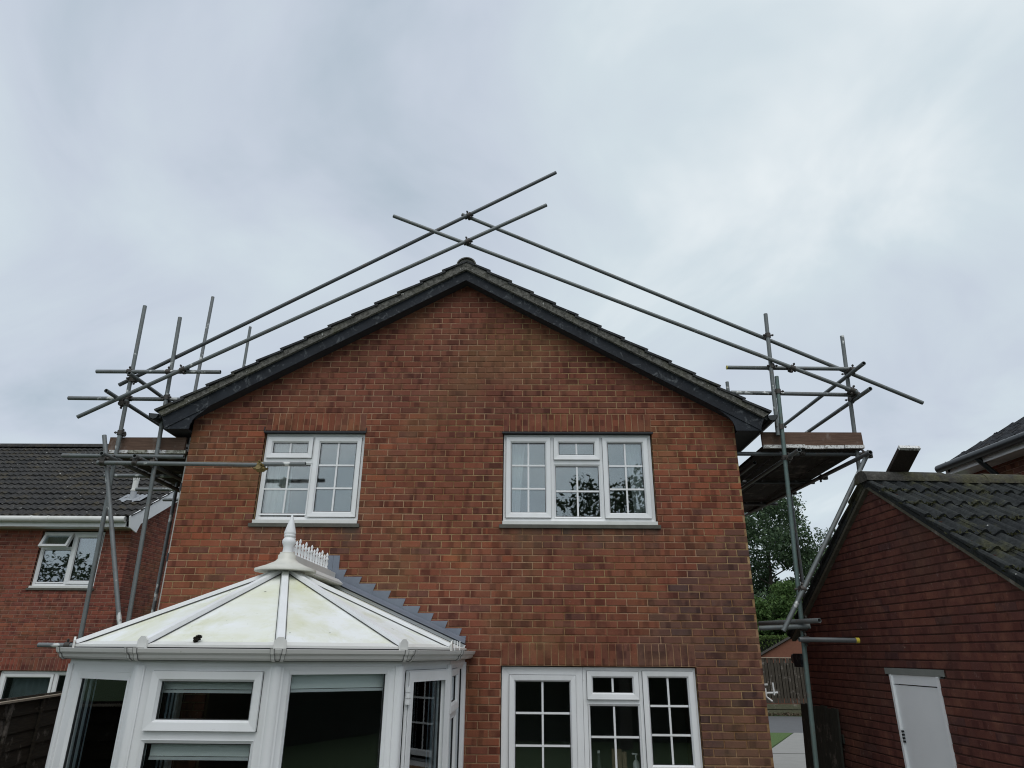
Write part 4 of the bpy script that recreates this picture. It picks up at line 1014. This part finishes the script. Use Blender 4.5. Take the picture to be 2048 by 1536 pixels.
mb = MB(); P = [Vector((LX + .125, LY - .42, 4.60)), Vector((LX + .125, LY - .36, 4.40)), Vector((LX + .125, LY - .10, 4.34)), Vector((LX + .125, LY + .0, 4.53)), Vector((LX + .125, LR, 4.43 + .577 * (LR - LY))), Vector((LX + .125, LR, 4.63 + .577 * (LR - LY + .33)))]
mb.prism(P, (.022, 0, 0)); mb.build('bargeboard', UPVC, lh)
# windows of the left house
w = window(lh, LF, LW[0] + .01, LW[1] - .01, LW[2] + .045, LW[3] - .01, [(-8.66, -8.10, 3.40, 4.04, 'fixed', 1, 1), (-8.06, -7.53, 3.385, 4.32, 'sash', 1, 1)], glass=GLASS_N, mull=[(-8.11, -8.06, 3.38, 4.33)], trans=[(-8.67, -8.11, 4.03, 4.085)])
sill(w, LF, LW[0], LW[1], LW[2] + .004)
tl = R(27); hp = LF.at(-8.665, -.04, 4.33)
fo = Fr((0, 0, 0), (1, 0, 0), (0, -1, 0))
class Tilt:
    def at(s, u, w_, z):
        q = Vector((0, -w_, z)); q = Matrix.Rotation(-tl, 3, 'X') @ q; return Vector((hp.x + u, hp.y + q.y, hp.z + q.z))
ft = Tilt(); mb = MB(); mb.ring(ft, 0, .555, -.30, 0, .048, .03, .026, -.03); sas = mb.build('open_sash', UPVC, w)
mb = MB(); mb.fbox(ft, .047, .508, -.012, -.004, -.253, -.047); pn = mb.build('pane', GLASS_N, w)
w = window(lh, LF, LW2[0] + .01, LW2[1] - .01, LW2[2] + .03, LW2[3] - .01, [(-8.80, -7.86, -.12, 1.79, 'sash', 1, 1), (-7.80, -7.02, -.12, 1.79, 'fixed', 1, 1)], glass=GLASS_N, mull=[(-7.86, -7.80, -.15, 1.80)])
curtain_ = MB(); n = 40
P = [(-8.72 + .78 * i / n, LY + .22 + .03 * math.sin(i * 1.1), z) for z in (1.9, -.1) for i in range(n + 1)]
curtain_.add(P, [(i, i + 1, i + n + 2, i + n + 1) for i in range(n)], True); tag(curtain_.build('curtain', CURT), 'grey curtain behind the ground-floor glazing of the left neighbouring house', 'curtain')
# vent pipe on the left roof
vb = Vector((-7.364, 6.208, 5.075))
t = thing('vent_pipe', 'grey soil vent pipe with lead collar standing on the left neighbouring roof', 'vent pipe', vb)
mb = MB(); mb.tube(vb - Zv * .05, vb + Zv * .22, .06, 14); mb.build('lower_pipe', VENT, t)
mb = MB(); mb.tube(vb + Zv * .21, vb + Zv * .245, .068, 14); mb.tube(vb + Zv * .245, vb + Zv * .44, .055, 14); mb.build('upper_pipe', UPVC_DIRTY, t)
for k in range(8):
    mb = MB(); an = k * math.pi / 4; q = vb + Vector((.05 * math.cos(an), .05 * math.sin(an), .43)); mb.box(q.x - .009, q.x + .009, q.y - .009, q.y + .009, q.z, q.z + .075); mb.build('cage_bar', UPVC_DIRTY, t)
mb = MB(); mb.lathe(vb + Zv * .50, [(.05, 0), (.058, .006), (.03, .03)], 12); mb.build('cage_top', UPVC_DIRTY, t)
mb = MB(); n = 16; P = []
for j in range(2):
    for i in range(n + 1):
        u = -.24 + .5 * i / n; v_ = -.16 + .36 * j + (.05 * math.sin(i * .9) if j == 0 else 0)
        P.append((vb.x + u, vb.y + v_, vb.z + .04 + v_ * .577 + .012 * math.sin(i * 2.0) + .03))
mb.add(P, [(i, i + 1, i + n + 2, i + n + 1) for i in range(n)], True); mb.build('lead_collar', tube_mat('bright_lead', (.20, .215, .23), (.36, .38, .40), 0, .1), t)

# ------------------------------------------------------------------ left boundary fence
t = thing('garden_fence', 'dark lapped timber fence panel at the bottom left beside the conservatory', 'fence', (-3.7, -1.5, 0))
f0, f1 = Vector((-4.11, .20, 0)), Vector((-3.36, -3.2, 0)); fU = (f1 - f0).normalized(); fN = Vector((-fU.y, fU.x, 0))
if fN.x < 0: fN = -fN
FF = Fr(f0, fU, fN); FL = (f1 - f0).length
for k in range(12):
    z = .12 + k * .14; mb = MB(); P = FF.at
    mb.hexa([P(0, .022, z), P(FL, .022, z), P(FL, .010, z), P(0, .010, z), P(0, .008, z + .16), P(FL, .008, z + .16), P(FL, -.002, z + .16), P(0, -.002, z + .16)])
    mb.build('slat', FENCE_D, t)
for u in (.02, .66, 1.32, 1.95, 2.6):
    mb = MB(); mb.fbox(FF, u, u + .04, .024, .045, .1, 1.77); mb.build('batten', FENCE_D, t)
mb = MB(); mb.fbox(FF, -.02, FL, -.015, .05, 1.782, 1.80); mb.build('capping', CAPW, t)

# ------------------------------------------------------------------ beyond the gap: fence, hedge, trees, far house
t = thing('garden_fence', 'grey vertical board fence across the road, seen through the gap beside the garage', 'fence', (11, 22, 0))
for k in range(34):
    x0 = 8.6 + k * .125; mb = MB(); mb.box(x0, x0 + .10 + rng.uniform(-.006, .006), 21.95 + .03 * (k % 2), 21.972 + .03 * (k % 2), .42, 2.072); mb.build('board', FENCE_F, t)
for z in (.06, .24):
    mb = MB(); mb.box(8.5, 12.9, 21.93, 21.99, z - .05, z + .155); mb.build('gravel_board', wood('mossy_rail', (.07, .075, .045), (.13, .125, .08), (1, 1, 5)), t)
mb = MB(); mb.box(8.5, 12.9, 21.93, 22.06, 2.078, 2.105); mb.build('capping', CAPW, t)
mb = MB(); mb.box(8.5, 12.9, 22.03, 22.06, .6, 1.9); mb.build('dark_gap_backing', FENCE_D, t)  # dark sheet added behind the boards to paint the gaps as shade
mb = MB(); leaves(mb, [(rng.uniform(9, 12.6), 21.75 + rng.gauss(0, .12), rng.uniform(.01, .10)) for i in range(350)], .05); lit = mb.build('leaf_litter', LITTER, kind='stuff'); lit['label'] = 'brown leaf litter along the foot of the far fence'; lit['category'] = 'leaf litter'

def blob(c, r, n, shell=.55):
    o = []
    while len(o) < n:
        v = Vector((rng.uniform(-1, 1), rng.uniform(-1, 1), rng.uniform(-1, 1)))
        if shell < v.length < 1: o.append(Vector(c) + Vector((v.x * r[0], v.y * r[1], v.z * r[2])))
    return o
def tree(name, label, base, h, rx, kind, leaf, size, nl, seed, group=None, cat='tree', start=.25, lean=(0, 0), spread=(.16, .33)):
    global rng
    keep = rng; rng = random.Random(seed); base = Vector(base)
    t = thing(name, label, cat, base, group)
    tb_ = MB(); top = base + Vector((lean[0], lean[1], h * .93)); seg = 6; pr = base
    for i in range(seg):
        q = base.lerp(top, (i + 1) / seg) + Vector((rng.gauss(0, .03 * h / 8), rng.gauss(0, .03 * h / 8), 0))
        tb_.tube(pr, q, .022 * h * (1 - i / seg) + .012, 8, None, .022 * h * (1 - (i + 1) / seg) + .012); pr = q
    lf = MB(); nb = 26 if kind == 'broad' else 34
    cl = []
    for k in range(nb):
        s = start + (1 - start) * (k + .5) / nb; p = base.lerp(top, s); an = k * 2.4 + rng.uniform(-.5, .5)
        if kind == 'broad': L = rx * math.sin(math.pi * min(1, max(.12, (1.12 - s) / (1.16 - start)))) ** .7 * rng.uniform(.6, 1.12); rise = rng.uniform(.1, .55)
        else: L = rx * (1.03 - (s - start) / (1 - start)) * rng.uniform(.75, 1.1); rise = rng.uniform(-.1, .25)
        q = p + Vector((math.cos(an) * L, math.sin(an) * L, L * rise))
        tb_.tube(p, q, .006 * h * (1.1 - s) + .008, 6, None, .006)
        for j in range(3):
            f_ = .5 + .5 * j / 2; cc = p.lerp(q, f_) + Vector((rng.gauss(0, .1), rng.gauss(0, .1), rng.gauss(0, .1))) * rx * .5
            cl.append((cc, rx * rng.uniform(*spread)))
            if rng.random() < .5: tb_.tube(p.lerp(q, f_ * .8), cc, .008, 5, None, .004)
    per = nl // len(cl)
    for cc, r_ in cl: leaves(lf, blob(cc, (r_, r_, r_ * (.75 if kind == 'broad' else .5)), per, .1), size, .45, .5)
    tb_.build('trunk', BARK, t); lf.build('crown', leaf, t); rng = keep
tree('tall_tree', 'tall dark-leaved tree behind the far fence, showing sky through its crown', (15.0, 33, 0), 11.4, 3.0, 'broad', LEAF1, .10, 34000, 3, start=.15, spread=(.2, .46))
tree('bushy_tree', 'loose dark tree top just above the slope of the garage roof', (18.9, 34, 0), 7.6, 2.0, 'broad', LEAF1, .08, 9000, 14, start=.2, spread=(.22, .5))
tree('young_tree', 'thin sparse tree showing beside the garage roof edge, right of the tall tree', (20.2, 35, 0), 9.4, 1.5, 'broad', LEAF1, .08, 2800, 11, start=.25)
tree('conifer', 'bright green feathery conifer in front of the tall dark tree', (14.4, 29.4, 0), 6.0, 2.1, 'cone', LEAF2, .085, 24000, 5, start=.06, spread=(.2, .42))
tree('conifer', 'lower green conifer close to the brick house corner, left of the taller conifer', (12.9, 29.2, 0), 5.0, 1.6, 'cone', LEAF2, .085, 16000, 6, start=.06, spread=(.2, .42))
def hedge(label, x0, x1, y0, y1, z1, n, size, leaf, core, name='hedge'):
    t = thing(name, label, 'hedge', ((x0 + x1) / 2, (y0 + y1) / 2, 0))
    mb = MB(); mb.box(x0 + .15, x1 - .15, y0 + .15, y1 - .15, 0, z1 - .15); mb.build('inner_growth', core, t)
    mb = MB(); pts = []
    for i in range(n):
        q = rng.random()
        if q < .55: pts.append((rng.uniform(x0, x1), y0 + abs(rng.gauss(0, .1)), rng.uniform(0, z1)))
        elif q < .9: pts.append((rng.uniform(x0, x1), rng.uniform(y0, y1), z1 - abs(rng.gauss(0, .09))))
        else: pts.append((rng.choice((x0, x1)) + rng.gauss(0, .08), rng.uniform(y0, y1), rng.uniform(0, z1)))
    leaves(mb, pts, size, .5, .4); mb.build('foliage', leaf, t)
m = M('dark_growth'); CORE = m.done((.008, .013, .006), 1.0)
hedge('clipped green hedge rising behind the far board fence', 10.0, 17.0, 27.2, 28.2, 3.05, 8000, .06, LEAF3, CORE)
t = thing('outbuilding', 'small orange brick gable with dark verge just beyond the far board fence', 'outbuilding', (13.4, 24.5, 0))
OF = Fr((13.3, 23.9, 0), (.925, -.379, 0), (-.379, -.925, 0))
mb = MB(); P = [OF.at(u, 0, z) for u, z in ((-2.25, 0), (2.25, 0), (2.25, 2.12), (0, 3.34), (-2.25, 2.12))]; mb.prism(P, -OF.N * 3); mb.build('wall', FARB, t)
for sg in (-1, 1):
    mb = MB(); Q = [OF.at(u, .1, z) for u, z in ((0, 3.36), (sg * 2.45, 2.03), (sg * 2.45, 2.13), (0, 3.46))]; mb.prism(Q if sg > 0 else Q[::-1], -OF.N * 3.2); mb.build('roof', FARR, t)

# ------------------------------------------------------------------ the garden behind the viewer (mirrored in the panes)
tree('garden_tree', 'leafy tree in the garden behind the viewer, mirrored in the wide upper window', (3.35, -11.4, 0), 7.1, 1.75, 'broad', LEAF4, .085, 4200, 21, start=.3)
tree('garden_tree', 'wide leafy tree mirrored in the upper window of the left neighbouring house', (-21, -14, 0), 5.9, 3.0, 'broad', LEAF4, .12, 3600, 23, start=.25)
hedge('tall dark garden hedge behind the viewer, mirrored in the lower panes', -24, 20, -14.2, -12.6, 2.9, 11000, .15, LEAF4, CORE, 'garden_hedge')
